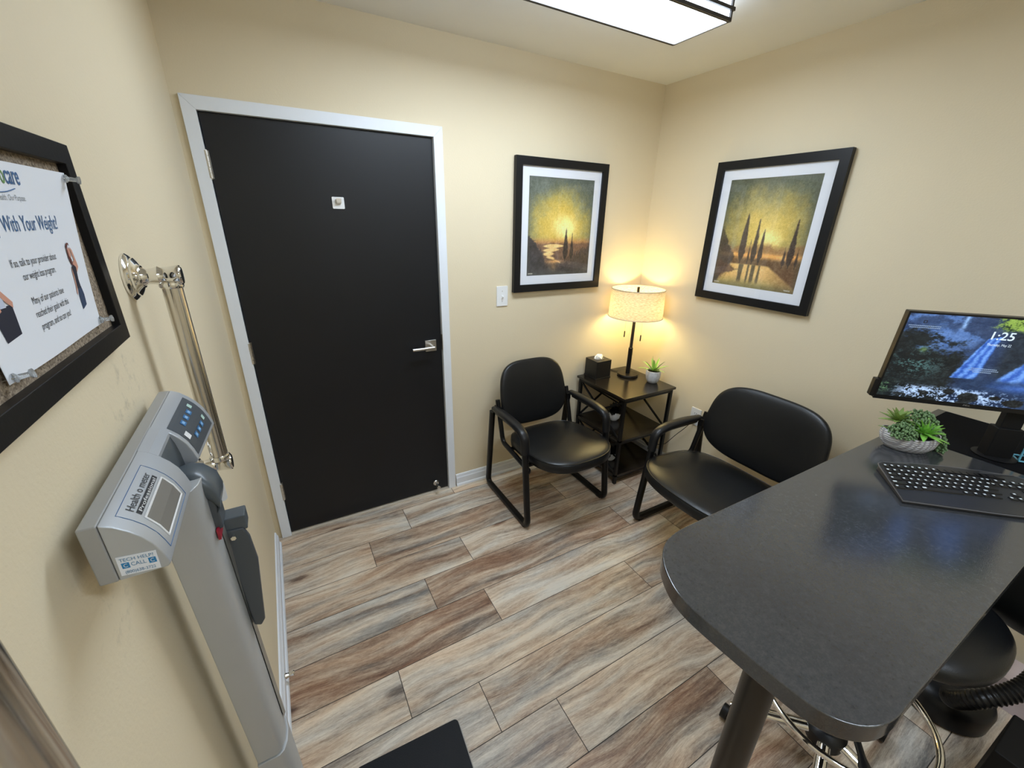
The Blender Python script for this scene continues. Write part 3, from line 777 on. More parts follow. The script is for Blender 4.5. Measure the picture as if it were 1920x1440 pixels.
# ------------------------------------------------------------------ tissue box
tb = empty('tissue_box', (2.130, -.088, TZ), label='black square tissue box cover with a white tissue on the side table', cat='tissue box')
bm = PR(rrect(.130, .130, .006), 0.004, .128, lambda a, b, d: (a, b, d)); obj('cover', bm, M_LEATHER, tb, bevel=.002)
obj('base_rim', PR(rrect(.137, .137, .006), 0, .006, lambda a, b, d: (a, b, d)), M_LEATHER, tb, bevel=.001)
bm = bmesh.new(); tube(bm, [(.038 * math.cos(a), .026 * math.sin(a), .129) for a in np.linspace(0, 2 * PI, 33)[:-1]], .0025, n=8, closed=True)
obj('slot_rim', bm, mat('pale_stitching', (.25, .24, .22), rough=.6, var=.05), tb)
bm = bmesh.new(); rr = random.Random(4); rings = []
for k, (r, z) in enumerate(((.024, .126), (.027, .132), (.025, .143), (.017, .154), (.004, .158))):
    rings.append([Vector((r * 1.15 * (1 + .22 * math.sin(5 * a + k)) * math.cos(a), r * .8 * (1 + .2 * math.sin(4 * a + 2 * k)) * math.sin(a), z + .005 * math.sin(3 * a + k))) for a in np.linspace(0, 2 * PI, 25)[:-1]])
loft(bm, rings); obj('tissue', bm, M_TISSUE, tb, smooth=True)

# ------------------------------------------------------------------ table lamp
LX, LY = 2.331, -.183
la = empty('table_lamp', (LX, LY, TZ), label='lit table lamp with a linen drum shade and dark bronze stem', cat='table lamp')
obj('base', LA([(.070, 0), (.073, .003), (.073, .014), (.070, .018), (.012, .019), (.010, .022)], 48), M_DKBRONZE, la, smooth=True)
obj('stem', LA([(.0155, .018), (.0155, .205), (.0125, .208), (.0105, .212), (.0105, .43), (.006, .44), (.006, .615)], 24), M_DKBRONZE, la, smooth=True)
SB, ST, SR = .428, .618, .179
bm = bmesh.new(); n = 64
ro = [[Vector((r * math.cos(2 * PI * k / n), r * math.sin(2 * PI * k / n), z)) for k in range(n)] for r, z in ((SR, SB), (SR - .006, ST))]
loft(bm, ro, cap=False)
sh = obj('lamp_shade', bm, M_SHADE, la, smooth=True)
for r, z in ((SR + .0005, SB), (SR - .0055, ST)):
    obj('shade_trim', T_([(r * math.cos(a), r * math.sin(a), z + (.003 if z == SB else -.003)) for a in np.linspace(0, 2 * PI, 65)[:-1]], .0035, n=8, r2=.0018, closed=True, ref=None), mat('shade_trim_tape', (.42, .37, .30), rough=.8, var=.05), sh)
bm = bmesh.new()
for k in range(3):
    a = .5 + k * 2 * PI / 3
    tube(bm, [(0, 0, ST - .028), (.05 * math.cos(a), .05 * math.sin(a), ST - .028), ((SR - .007) * math.cos(a), (SR - .007) * math.sin(a), ST - .004)], .0014, n=6)
cyl(bm, (0, 0, ST - .032), (0, 0, ST - .024), .012, 16)
obj('shade_spider', bm, M_NICKEL, sh)
obj('finial', LA([(.0085, ST - .03), (.0085, ST + .008), (.0065, ST + .010)], 16), M_DKBRONZE, la, smooth=True)
for s in (-1, 1):
    a = math.radians(-45) ; dx, dy = s * .055 * math.cos(a), s * .055 * math.sin(a)
    bm = bmesh.new(); tube(bm, [(0, 0, .50), (dx * .55, dy * .55, .50)], .008, n=10); cyl(bm, (dx * .5, dy * .5, .50), (dx * .8, dy * .8, .50), .015, 14)
    sck = obj('socket', bm, M_DKBRONZE, la, smooth=True)
    M_ = Matrix.Translation((dx * .8, dy * .8, .50)) @ Matrix.Rotation(a + (0 if s > 0 else PI), 4, 'Z') @ Matrix.Rotation(PI / 2, 4, 'Y')
    obj('bulb', LA([(.010, 0), (.013, .01), (.024, .030), (.0285, .046), (.024, .064), (.012, .073), (.001, .076)], 20, M_), M_BULB, la, smooth=True)
    # pull chain hangs from its socket below the shade
    px, py = dx * 1.0, dy * 1.0
    zt = .32 if s < 0 else .30
    ch = obj('pull_chain', CY((px, py, .49), (px, py, zt), .0009, 6), M_NICKEL, la)
    obj('pull', LA([(.0035, zt - .040), (.0042, zt - .037), (.0042, zt), (.002, zt + .003)], 12, Matrix.Translation((px, py, 0))), M_DKBRONZE, ch, smooth=True)
# cord: over the back of the table, down the wall and to the outlet
loc = Vector((LX, LY, TZ))
cord = [(LX, LY + .07, TZ + .006), (2.30, -.065, TZ + .004), (2.30, -.014, TZ + .004), (2.33, -.010, TZ - .03), (2.46, -.018, .35), (2.50, -.10, .12), (2.505, -.30, .10), (2.50, -.46, .16), (2.49, -.555, .30), (2.492, -.60, .36), (2.497, -.632, .41), (2.507, -.645, .446)]
bm = T_([Vector(p) - loc for p in round_path(cord, .05)], .0022, n=8)
box(bm, *(v for v in (2.507 - LX, 2.5246 - LX, -.657 - LY, -.633 - LY, .436 - TZ, .460 - TZ)))
o = obj('power_cord', bm, M_BLKPL, None, smooth=True); o.location = loc; tag(o, 'thin black power cord running from the lamp to the wall outlet', 'cord')

# ------------------------------------------------------------------ plants
def leaf(bm, base, direction, length, width, droop=.3, curl=.25, thick=.003, n=7, tip=.05, cup=.3):
    d = Vector(direction).normalized(); side = d.cross(Vector((0, 0, 1)))
    if side.length < .05: side = Vector((1, 0, 0))
    side.normalize(); p = Vector(base); rings = []
    up = side.cross(d).normalized(); ang = 0
    for k in range(n):
        t = k / (n - 1)
        wdt = width * (math.sin(PI * min(1, (t * .92 + .08)) ** .8) ** .7) * (1 - t * .25) if t < .999 else width * tip
        wdt = max(wdt, width * tip)
        q_ = Quaternion(side, -(droop * t * t - curl * t * (1 - t)))
        dd = q_ @ d; uu = side.cross(dd).normalized()
        th = thick * (1 - .75 * t)
        rings.append([p - side * wdt / 2 + uu * wdt * cup * .5, p + uu * th, p + side * wdt / 2 + uu * wdt * cup * .5, p - uu * th])
        p = p + dd * length / (n - 1)
    loft(bm, rings)
def rosette(center, nl, L_, wd_, tilt0, tilt1, seed, droop=.2, thick=.003, cup=.3, axis=None):
    bm = bmesh.new(); r = random.Random(seed)
    Q = Vector((0, 0, 1)).rotation_difference(Vector(axis)) if axis else Quaternion()
    for k in range(nl):
        t = k / max(1, nl - 1); a = k * 2.39996 + r.uniform(-.15, .15); el = tilt0 + (tilt1 - tilt0) * t
        d = Q @ Vector((math.cos(a) * math.cos(el), math.sin(a) * math.cos(el), math.sin(el)))
        ln = L_ * (1 - .35 * t) * r.uniform(.9, 1.1)
        leaf(bm, Vector(center) + Q @ Vector((0, 0, .004 * t)), d, ln, wd_ * (1 - .2 * t), droop=droop, thick=thick, cup=cup)
    return bm
# agave on the side table
pc = (2.389, -.362, TZ)
pl = empty('potted_plant', pc, label='small spiky green succulent in a whitewashed ribbed pot on the side table', cat='potted plant')
prof = [(.026, 0), (.032, .003), (.042, .022), (.0475, .048), (.0485, .070), (.046, .084), (.0435, .086), (.042, .080), (.040, .074)]
bm = bmesh.new(); n = 72
rings = []
for r, z in prof:
    rings.append([Vector(((r + (.0016 * abs(math.sin(9 * 2 * PI * k / n)) if .002 < z < .085 and r > .027 else 0)) * math.cos(2 * PI * k / n), (r + (.0016 * abs(math.sin(9 * 2 * PI * k / n)) if .002 < z < .085 and r > .027 else 0)) * math.sin(2 * PI * k / n), z)) for k in range(n)])
loft(bm, rings, cap=True); obj('pot', bm, M_POT, pl, smooth=True)
obj('soil', LA([(.0, .066), (.041, .070), (.041, .078), (.020, .081), (.001, .082)], 24), M_SOIL, pl)
bm = bmesh.new(); r = random.Random(2)
for k in range(15):
    t = k / 14; a = k * 2.39996; el = .18 + 1.15 * t ** 1.5
    d = (math.cos(a) * math.cos(el), math.sin(a) * math.cos(el), math.sin(el))
    leaf(bm, (.004 * math.cos(a), .004 * math.sin(a), .082 + .006 * t), d, .098 * r.uniform(.85, 1.1), .017 + .006 * t, droop=.75 * (1 - t), curl=.5, thick=.003, n=9, tip=.02)
obj('leaves', bm, M_LEAF, pl, smooth=True)

def dark_plant(loc_, s, label, name='potted_plant'):
    p = empty(name, loc_, label=label, cat='potted plant', group='plants on the lower shelves')
    obj('pot', LA([(.024 * s, 0), (.040 * s, .018 * s), (.046 * s, .045 * s), (.041 * s, .066 * s), (.038 * s, .060 * s)], 32), M_WHITE, p, smooth=True)
    bm = bmesh.new(); r_ = random.Random(int(s * 100))
    for k in range(90):
        a = r_.uniform(0, 2 * PI); el = r_.uniform(-.1, 1.45)
        d = Vector((math.cos(a) * math.cos(el), math.sin(a) * math.cos(el), math.sin(el)))
        leaf(bm, Vector((0, 0, .062 * s)) + d * r_.uniform(.0, .035) * s, d, .045 * s, .022 * s, droop=.5, n=4)
    obj('foliage', bm, M_DARKPLANT, p, smooth=True)
dark_plant((2.205, -.225, .333), 1.0, 'dark leafy plant in a small white pot on the middle shelf')
dark_plant((2.125, -.315, .070), .9, 'dark leafy plant in a small white pot on the bottom shelf')

# ------------------------------------------------------------------ guest chairs
def make_chair(loc_, rz, hw, label):
    """local: y = -distance from the wall behind, x across"""
    R_ = empty('guest_chair', loc_, rz, label=label, cat='chair', group='black vinyl guest chairs')
    for s in (-1, 1):
        x = s * hw
        P = lambda d, z, dx=0: (x + s * dx, -d, z)
        path = round_path([P(.140, .565), P(.078, .018), P(.592, .018), P(.535, .50), P(.525, .572), P(.45, .592), P(.20, .590)], [.045, .05, .04, .06, .07], 7)
        fr = obj('side_frame', T_(path, .0195, n=16, r2=.0165, ref=(1, 0, 0), power=2.6), M_BLKTUBE, R_, smooth=True)
        for d in (.15, .545):
            obj('glide', B(x - .014, x + .014, -d - .02, -d + .02, 0, .008), M_BLKPL, fr, bevel=.002)
        ap = round_path([P(.165, .597), P(.30, .604), P(.455, .600), P(.530, .578), P(.541, .475)], [.05, .06, .075], 8)
        nn = len(ap); ra = [.0165 + .004 * math.sin(PI * min(1, k / nn)) for k in range(nn)]; rb = [.0245 + .004 * math.sin(PI * (k / nn) ** .6) for k in range(nn)]
        rb[0] *= .8; ra[0] *= .8
        obj('arm_pad', T_(ap, ra, n=18, r2=rb, ref=(1, 0, 0), power=2.5), M_PAD, R_, smooth=True)
        # inner tube: back post running forward under the seat
        ip = round_path([P(.150, .64, -.030), P(.205, .46, -.030), P(.225, .385, -.030), P(.55, .365, -.022), P(.56, .365, 0)], [.05, .06, .01], 6)
        obj('back_post', T_(ip, .015, n=14, r2=.0135, ref=(1, 0, 0), power=2.4), M_BLKTUBE, R_, smooth=True)
    for d in (.30, .50): obj('cross_bar', T_([(-hw + .03, -d, .368), (hw - .03, -d, .368)], .0125, n=12), M_BLKTUBE, R_, smooth=True)
    # seat
    sx = hw - .030
    def seat_o(a):
        x, y = sup(a, sx, .255, 3.8)
        x *= 1.0 - .06 * max(0, y / .255)           # narrower at the back
        if y < 0: y *= 1 + .16 * (1 - (x / sx) ** 2) # bowed front
        return x, y
    cv = lambda x, y: -.5 * max(0, -y - .12) ** 2 - .12 * max(0, y) ** 2 - .05 * (x * x)
    M_ = Matrix.Translation((0, -.448, .426)) @ Matrix.Rotation(math.radians(-4.0), 4, 'X')
    se = obj('seat', cushion(seat_o, .088, M_, n=96, bulge=.13, edge=5.2, curve=cv), M_VINYL, R_, smooth=True)
    pts = []
    for k in range(96):
        a = 2 * PI * k / 96; x, y = seat_o(a)
        pts.append(M_ @ Vector((x * .985, y * .985, .0275 + cv(x * .985, y * .985))))
    obj('piping', T_(pts, .0017, n=6, closed=True), M_VINYL, se, smooth=True)
    # backrest
    bw = hw - .047
    def back_o(a):
        x, y = sup(a, bw, .205, 3.5); x *= 1 - .07 * (y / .205 + .2) if y > -.04 else 1 - .09 * (abs(y) / .205) ** 3
        return x, y
    M2 = Matrix.Translation((0, -.150, .655)) @ Matrix.Rotation(math.radians(90 - 14), 4, 'X')
    cb = lambda x, y: .45 * x * x - .02
    # local z of M2 points to the front (-y)
    ba = obj('backrest', cushion(back_o, .066, M2, n=96, bulge=.18, edge=3.2, curve=cb), M_VINYL, R_, smooth=True)
    pts = []
    for k in range(96):
        a = 2 * PI * k / 96; x, y = back_o(a); pts.append(M2 @ Vector((x * .985, y * .985, -.012 + cb(x, y))))
    obj('piping', T_(pts, .0017, n=6, closed=True), M_VINYL, ba, smooth=True)
    for s in (-1, 1): obj('back_bracket', B(s * (hw - .030) - .014, s * (hw - .030) + .014, -.19, -.135, .56, .60), M_BLKTUBE, R_)
    return R_
make_chair((1.5525, 0, 0), 0, .2875, 'black vinyl guest chair by the door with its back to the door wall')
make_chair((W - .070, -1.190, 0), -PI / 2, .360, 'wide black vinyl guest chair on the right wall partly behind the desk')

# ------------------------------------------------------------------ desk
DZ = .973
desk = empty('desk', (.86, -1.92, 0), label='charcoal peninsula desk with rounded end fixed to the right wall on one round leg', cat='desk')
def kpart(name, bm, m, parent=desk, o=(.86, -1.92, 0), **k):
    for v in bm.verts: v.co -= Vector(o)
    return obj(name, bm, m, parent, **k)
front = [(W - .002, -2.150)]
path = [(W - .002, -2.149), (.99, -2.145), (.945, -2.146), (.905, -2.139), (.875, -2.122), (.854, -2.097), (.843, -2.065), (.835, -2.0), (.827, -1.90), (.826, -1.86), (.832, -1.825), (.845, -1.795), (.865, -1.763), (.890, -1.738), (.922, -1.718), (.961, -1.708), (1.0, -1.705), (W - .002, -1.716)]
sm_path = round_path([(x, y, 0) for x, y in path], .02, 3)
poly = [(p.x, p.y) for p in sm_path]
kpart('desktop', PR(poly, DZ - .038, DZ, lambda a, b, d: (a, b, d)), M_COUNTER, bevel=.0025, seg=3)
lg = kpart('leg', CY((.925, -1.975, .006), (.925, -1.975, DZ - .038), .030, 32), mat('graphite_post_paint', (.030, .027, .025), rough=.36, metal=.3, var=.15), smooth=True)
kpart('leg_flange', LA([(.055, DZ - .045), (.055, DZ - .0385)], 32, Matrix.Translation((.925, -1.975, 0))), M_BLKTUBE, lg)
kpart('leg_foot', LA([(.042, 0), (.042, .006), (.033, .012)], 32, Matrix.Translation((.925, -1.975, 0))), M_BLKTUBE, lg)
kpart('wall_cleat', B(W - .03, W - .001, -2.12, -1.75, DZ - .09, DZ - .0385), M_BLKTUBE)

# ------------------------------------------------------------------ monitor
MC = Vector((2.052, -1.871, 1.142)); YA, PT = -.802, -.075
mr = Vector((math.cos(YA), math.sin(YA), 0)); mn = Vector((math.sin(YA), -math.cos(YA), 0))
mup = Vector((0, 0, 1)) * math.cos(PT) - mn * math.sin(PT); mout = mr.cross(mup).normalized()
MWD, MHT = .488, .292
tag(obj('desk_dark_sheet', PR(rrect(.405, .385, .012, cx=2.318, cy=-1.936), DZ, DZ + .0015, lambda a, b, d: (a, b, d)), mat('matte_black_sheet', (.004, .004, .005), rough=.9, spec=.1, var=.2, vscale=60)), 'thin black sheet on the desk under the monitor stand', 'desk mat')  # added black sheet that darkens the desktop around the monitor stand
foot = Vector((2.188, -1.953, DZ + .0015))
mo = empty('monitor', foot, label='thin black computer monitor showing a waterfall lock screen on the desk', cat='monitor')
mf = lambda a, b, d: tuple(MC + mr * a + mup * b + mout * d - foot)       # a right, b up, d toward the viewer
print('mout', mout, 'mn', mn)
obj('housing', PR(rrect(MWD, MHT, .003, cy=MHT / 2), -.020, -.0005, mf), M_BLKPL, mo, bevel=.001)
bm = bmesh.new(); frame_ring(bm, -MWD / 2, MWD / 2, 0, MHT, .0055, -.001, .0012, mf); box(bm, 0, 1, 0, 1, 0, 1, Matrix(((0,) * 4,) * 4)) if False else None
bz = obj('bezel', bm, M_BLKPL, mo)
obj('bezel', PR([(-MWD / 2 + .005, .0055), (MWD / 2 - .005, .0055), (MWD / 2 - .005, .014), (-MWD / 2 + .005, .014)], -.0005, .0011, mf), M_BLKPL, mo)
obj('maker_mark', text_bm('DELL', lambda u, v, d: mf(u, .0065 + v, .0014), width=.017, height=.0048, align='CENTER'), mat('mark_grey', (.35, .35, .36), rough=.4, var=.05), mo)
obj('side_clip', PR(rrect(.013, .060, .003, cx=-MWD / 2 - .006, cy=.037), -.018, .001, mf), M_BLKPL, mo, bevel=.001)
def waterfall(nu, nv):
    u = np.linspace(0, 1, nu); v = np.linspace(0, 1, nv); U, V = np.meshgrid(u, v); A = U * 1.78
    n = art_noise(nu, nv, 31, 7, .75); n2 = art_noise(nu, nv, 32, 7, .85); n3 = art_noise(nu, nv, 33, 7, 1.15)
    img = np.ones((nv, nu, 3)) * np.array([34, 52, 84.])
    img = mixc(img, (72, 104, 158), sm(n, .42, .7) * sm(V, .45, .8) * (1 - sm(U, .36, .5)) * 1.2)
    img = mixc(img, (90, 128, 190), np.exp(-((U - .17) / .14) ** 2 - ((V - .72) / .2) ** 2) * .55)
    img = mixc(img, (150, 190, 240), np.exp(-((U - .29 - .02 * (n2 - .5)) / .012) ** 2) * sm(V, .83, .9) * .8)
    img = mixc(img, (24, 34, 42), sm(U, .50, .58) * sm(V, .30, .4) * .8)
    img = mixc(img, (16, 24, 28), sm(.62 - V - .5 * np.clip(U - .05, 0, 1) + (n2 - .5) * .35 + .20, 0, .12) * (1 - sm(U + (n3 - .5) * .1, .33, .43)))
    img = mixc(img, (70, 110, 110), sm(n3, .56, .62) * np.exp(-((U - .12) / .14) ** 2 - ((V - .42) / .14) ** 2) * .9)
    img = mixc(img, (92, 120, 62), np.exp(-((U - .145) / .02) ** 2 - ((V - .6) / .03) ** 2) * .8)
    img = mixc(img, (90, 130, 90), sm(n3, .5, .6) * np.exp(-((U - .02) / .05) ** 2 - ((V - .12) / .07) ** 2) * .9)
    # falls
    for (ut, ub, wt, wb, vt, vb) in ((.47, .405, .035, .075, .79, .30), (.80, .66, .05, .13, .80, .22)):
        t = np.clip((V - vb) / (vt - vb), 0, 1); c = ub + (ut - ub) * t; w_ = (wb + (wt - wb) * t)
        x = (U - c) / w_; m_ = (1 - sm(np.abs(x) + (n2 - .5) * .3, .75, 1.0)) * (V > vb) * (V < vt + .02 * x)
        st_ = .5 + .5 * np.sin(x * 9 + n2 * 5)
        colr = mixc(np.ones((nv, nu, 3)) * np.array([44, 88, 180.]), (120, 170, 240), st_ * .8)
        img = img * (1 - m_[..., None] * .92) + colr * m_[..., None] * .92
    img = mixc(img, (26, 46, 76), (1 - sm(V + (n2 - .5) * .05, .28, .34)) * sm(U, .33, .42) * .85)
    img = mixc(img, (58, 98, 176), np.exp(-((V - .235) / .05) ** 2) * sm(U, .5, .72) * .8)
    # green at top right
    gm = sm(V + (n2 - .5) * .12 + .16 * np.clip(U - .47, 0, .3), .86, .90) * sm(U + (n3 - .5) * .1, .44, .50)
    img = img * (1 - gm[..., None]) + mixc(np.ones((nv, nu, 3)) * np.array([34, 56, 26.]), (120, 150, 62), sm(n3, .45, .6)) * gm[..., None]
    # foaming river and rocks
    fm = sm(n3 + .10 - np.abs(V - .075 - .04 * np.sin(A * 3)) * 2.6, .42, .54) * (1 - sm(V, .13, .2)) * sm(U, .04, .16) * (1 - sm(U, .6, .8))
    img = mixc(img, (168, 196, 236), fm * .95)
    for (uu, vv, ru, rv) in ((.245, .09, .035, .03), (.375, .13, .03, .032), (.49, .075, .055, .062), (.62, .1, .035, .03), (.72, .06, .06, .05), (.9, .08, .12, .07), (.12, .04, .04, .02), (.47, .0, .04, .03)):
        rk = 1 - sm(((U - uu) / ru) ** 2 + ((V - vv) / rv) ** 2 + (n2 - .5) * 1.2, .7, 1.1)
        img = img * (1 - rk[..., None]) + (np.array([20, 26, 30.]) + (n3 - .5)[..., None] * 60) * rk[..., None]
    img += ((n3 - .5) * 40)[..., None]
    return lin(np.clip(img, 0, 255)) * 1.05
nu, nv = 300, 170
scr = grid_art('screen', nu, nv, lambda u, v: mf(-MWD / 2 + .0055 + (MWD - .011) * u, .014 + (MHT - .0195) * v, .0004), waterfall(nu, nv), M_SCREEN, mo)
obj('clock_digits', text_bm('1:25', lambda u, v, d: mf(u, .224 + v, .0010), width=.052, height=.0235, align='CENTER', shear=0.0, bold=.012), M_SCRTXT, scr)
obj('date_text', text_bm('Thursday, May 22', lambda u, v, d: mf(u, .205 + v, .0010), width=.056, height=.0072, align='CENTER'), M_SCRTXT, scr)
M_SCRDIM = mat('screen_text_dim', (.1, .1, .1), emis=(.35, .5, .75), estr=.7)
for lines in (((-.036, .030, .1305), (-.040, .034, .1250), (-.028, .020, .1195)), ((-.232, -.148, .249), (-.228, -.150, .2435))):
    bm = bmesh.new()
    for a0, a1, b in lines:
        for k in range(int((a1 - a0) / .0045)):
            x0 = a0 + k * .0045; prism(bm, [(x0, b), (x0 + .0036, b), (x0 + .0036, b + .0022), (x0, b + .0022)], .0008, .0010, mf)
    obj('notice_text', bm, M_SCRDIM, scr)
bm = bmesh.new(); frame_ring(bm, -.199, -.190, .2585, .267, .0018, .0007, .0010, mf); obj('lock_icon', bm, M_INK, scr)
# stand: neck on the desk, arm to the back of the panel
Rz = Matrix.Rotation(YA, 4, 'Z')
obj('stand_neck', B(-.026, .026, -.012, .012, .004, .30, Rz), M_BLKMATTE, mo, bevel=.003)
obj('stand_sleeve', B(-.034, .034, -.020, .020, .004, .105, Rz), M_BLKMATTE, mo, bevel=.003)
obj('stand_base', LA([(.050, 0), (.052, .002), (.052, .004), (.04, .006)], 40), M_BLKMATTE, mo, smooth=True)
c0 = Vector(mf(0, .150, -.02)); c1 = Vector((0, 0, .275))
bm = bmesh.new(); box(bm, -.05, .05, -.05, .05, -.012, .0, Matrix.Translation(c0) @ Matrix((( mr.x, mup.x, mout.x, 0), (mr.y, mup.y, mout.y, 0), (mr.z, mup.z, mout.z, 0), (0, 0, 0, 1))))
tube(bm, [c0, c0 - mout * .03, c1], .012, n=12)
obj('mount_arm', bm, M_BLKMATTE, mo)

# ------------------------------------------------------------------ keyboard
kb_a = Vector((1.604, -1.920, 0)); kb_b = Vector((1.806, -2.094, 0))   # front edge, left part
kr = (kb_b - kb_a).normalized(); ku = Vector((-kr.y, kr.x, 0))
if ku.y < 0: ku = -ku
KB = empty('keyboard', (kb_a.x, kb_a.y, DZ), label='black curved full-size keyboard with white key legends lying on the desk', cat='keyboard')
kf = lambda a, b, d: tuple(kr * a + ku * b + Vector((0, 0, d)))
KW = .44
outl = [(0.0, 0.0), (KW * .5, -.006), (KW, 0), (KW - .030, .165), (KW - .034, .178), (KW - .045, .188), (KW * .72, .199), (KW * .5, .203), (KW * .28, .199), (.045, .188), (.034, .178), (.030, .165)]
zt = lambda b: .010 + .075 * max(b, 0) * .8
bm = bmesh.new()
op = [(p.x, p.y) for p in round_path([(a, b, 0) for a, b in outl + [outl[0]]], .012, 4)][:-1]
loft(bm, [[Vector(kf(a, b, .001)) for a, b in op], [Vector(kf(a * 1.0, b, zt(b) - .003)) for a, b in op], [Vector(kf(KW / 2 + (a - KW / 2) * .99, .1 + (b - .1) * .985, zt(b))) for a, b in op]])
obj('case', bm, mat('keyboard_case', (.022, .022, .024), rough=.35, var=.1), KB, bevel=.001)
bm = T_([kf(KW / 2 + (a - KW / 2) * 1.003, .1 + (b - .1) * 1.01, zt(b) - .002) for a, b in op], .0016, n=6, closed=True); obj('edge_trim', bm, mat('grey_edge_trim', (.10, .10, .11), rough=.3, var=.05), KB)
kr_ = random.Random(3)
keys = []
def key(a, b, w, h=.0155, leg=True):
    keys.append((a, b, w, h))
rowsb = [.050, .070, .090, .110, .130, .153]
lay = {0: [.024, .018, .020, .098, .020, .018, .018, .022], 1: [.036] + [.0160] * 10 + [.040], 2: [.028] + [.0160] * 11 + [.030], 3: [.022] + [.0160] * 12 + [.022], 4: [.0160] * 13 + [.026], 5: [.0160] * 13 + [.014]}
M_KEY = mat('key_cap', (.010, .010, .011), rough=.35, var=.1)
M_LEGEND = mat('key_legend', (.75, .80, .85), rough=.4, emis=(.8, .9, 1), estr=.0, var=.05)
for ri, ws in lay.items():
    b = rowsb[ri]; a = .012 + .0052 * ri
    for w in ws:
        key(a, b, w); a += w + .0025
    a2 = .286
    for k in range(3):
        if ri in (1,) and k != 1: a2 += .0197; continue
        if ri != 2: key(a2, b, .0172)
        a2 += .0197
    a3 = .346
    for k in range(4):
        if ri < 5: key(a3, b, .0172)
        a3 += .0197
keys = keys[:118]
for i, (a, b, w, h) in enumerate(keys):
    if i >= 99: break
    bm = bmesh.new(); z = zt(b) - .0005
    bow = .010 * (1 - ((a + w / 2 - KW / 2) / (KW / 2)) ** 2)
    b_ = b + bow
    loft(bm, [[Vector(kf(x, y, z)) for x, y in ((a, b_), (a + w, b_), (a + w, b_ + h), (a, b_ + h))], [Vector(kf(x, y, z + .0045)) for x, y in ((a + .0014, b_ + .0014), (a + w - .0014, b_ + .0014), (a + w - .0014, b_ + h - .0014), (a + .0014, b_ + h - .0014))]])
    ko = obj('key', bm, M_KEY, KB)
    lw = .0052 if w < .03 else .009
    if w < .1:
        lx_ = a + .003 + (.001 if w < .03 else 0); ly_ = b_ + h * .52
        bm = PR([(lx_, ly_), (lx_ + lw, ly_), (lx_ + lw, ly_ + .005), (lx_, ly_ + .005)], z + .0044, z + .0049, kf); obj('legend', bm, M_LEGEND, ko)
if len(keys) > 99:
    bm = bmesh.new()
    for a, b, w, h in keys[99:]:
        z = zt(b) - .0005; bow = .010 * (1 - ((a + w / 2 - KW / 2) / (KW / 2)) ** 2); b_ = b + bow
        prism(bm, [(a, b_), (a + w, b_), (a + w, b_ + h), (a, b_ + h)], z, z + .0045, kf)
    obj('key', bm, M_KEY, KB, kind='stuff')
for a0, a1 in ((.050, .120), (.300, .385)):
    obj('media_strip', PR([(a0, .184), (a1, .186), (a1, .191), (a0, .189)], .0195, .0232, kf), mat('media_key_grey', (.07, .07, .075), rough=.3, var=.05), KB, bevel=.0006)

# ------------------------------------------------------------------ succulent bowl on the desk
BC = (1.985, -1.792, DZ)
bowl = empty('succulent_bowl', BC, .0, label='white textured bowl of mixed green succulents below the monitor', cat='potted plant')
dirb = Vector((.62, -.78, 0)).normalized(); db2 = Vector((dirb.y, -dirb.x, 0))
def bowl_ring(s, z, sc=1.0, wav=0):
    out = []
    for k in range(60):
        a = 2 * PI * k / 60
        p = dirb * (.078 * s * math.cos(a) * sc) + db2 * (.050 * s * math.sin(a) * sc)
        out.append(Vector((p.x, p.y, z + wav * math.cos(2 * a))))
    return out
def bowl_mat():
    m = mat('white_textured_ceramic', (.62, .61, .62), rough=.6)
    nt = m.node_tree; b = nt.nodes['Principled BSDF']; tc = nt.nodes.new('ShaderNodeTexCoord')
    w1 = nt.nodes.new('ShaderNodeTexWave'); w1.inputs['Scale'].default_value = 45; w1.inputs['Distortion'].default_value = 3; w1.bands_direction = 'Z'
    w2 = nt.nodes.new('ShaderNodeTexWave'); w2.inputs['Scale'].default_value = 28; w2.inputs['Distortion'].default_value = 3; w2.bands_direction = 'X'
    for w_ in (w1, w2): nt.links.new(tc.outputs['Object'], w_.inputs['Vector'])
    mm = nt.nodes.new('ShaderNodeMath'); mm.operation = 'MULTIPLY'; nt.links.new(w1.outputs['Fac'], mm.inputs[0]); nt.links.new(w2.outputs['Fac'], mm.inputs[1])
    r_ = nt.nodes.new('ShaderNodeValToRGB'); r_.color_ramp.elements[0].color = (.36, .34, .36, 1); r_.color_ramp.elements[1].color = (.78, .78, .80, 1); r_.color_ramp.elements[1].position = .45
    nt.links.new(mm.outputs[0], r_.inputs[0]); nt.links.new(r_.outputs[0], b.inputs['Base Color'])
    bp_ = nt.nodes.new('ShaderNodeBump'); bp_.inputs['Strength'].default_value = .6; bp_.inputs['Distance'].default_value = .002; nt.links.new(mm.outputs[0], bp_.inputs['Height']); nt.links.new(bp_.outputs[0], b.inputs['Normal'])
    return m
bm = bmesh.new()
loft(bm, [bowl_ring(.62, 0), bowl_ring(.72, .003), bowl_ring(.92, .022), bowl_ring(1.0, .042, wav=.002), bowl_ring(.98, .060, wav=.005), bowl_ring(.93, .060, wav=.005), bowl_ring(.9, .048)])
obj('bowl', bm, bowl_mat(), bowl, smooth=True)
obj('soil', PR([(p.x, p.y) for p in bowl_ring(.9, 0)], .040, .050, lambda a, b, d: (a, b, d)), M_SOIL, bowl)
def bl(t, s): p = dirb * t + db2 * s; return (p.x, p.y)
x, y = bl(.028, .010); obj('rosette', rosette((x, y, .066), 28, .062, .021, .05, 1.3, 5, thick=.0035, axis=(-.25, -.35, 1)), M_LEAFB, bowl, smooth=True, label='bright green rosette')
x, y = bl(-.030, -.030); obj('rosette', rosette((x, y, .082), 24, .062, .021, .0, 1.2, 6, thick=.003), M_LEAFD, bowl, smooth=True, label='olive green rosette')
x, y = bl(-.030, .020)
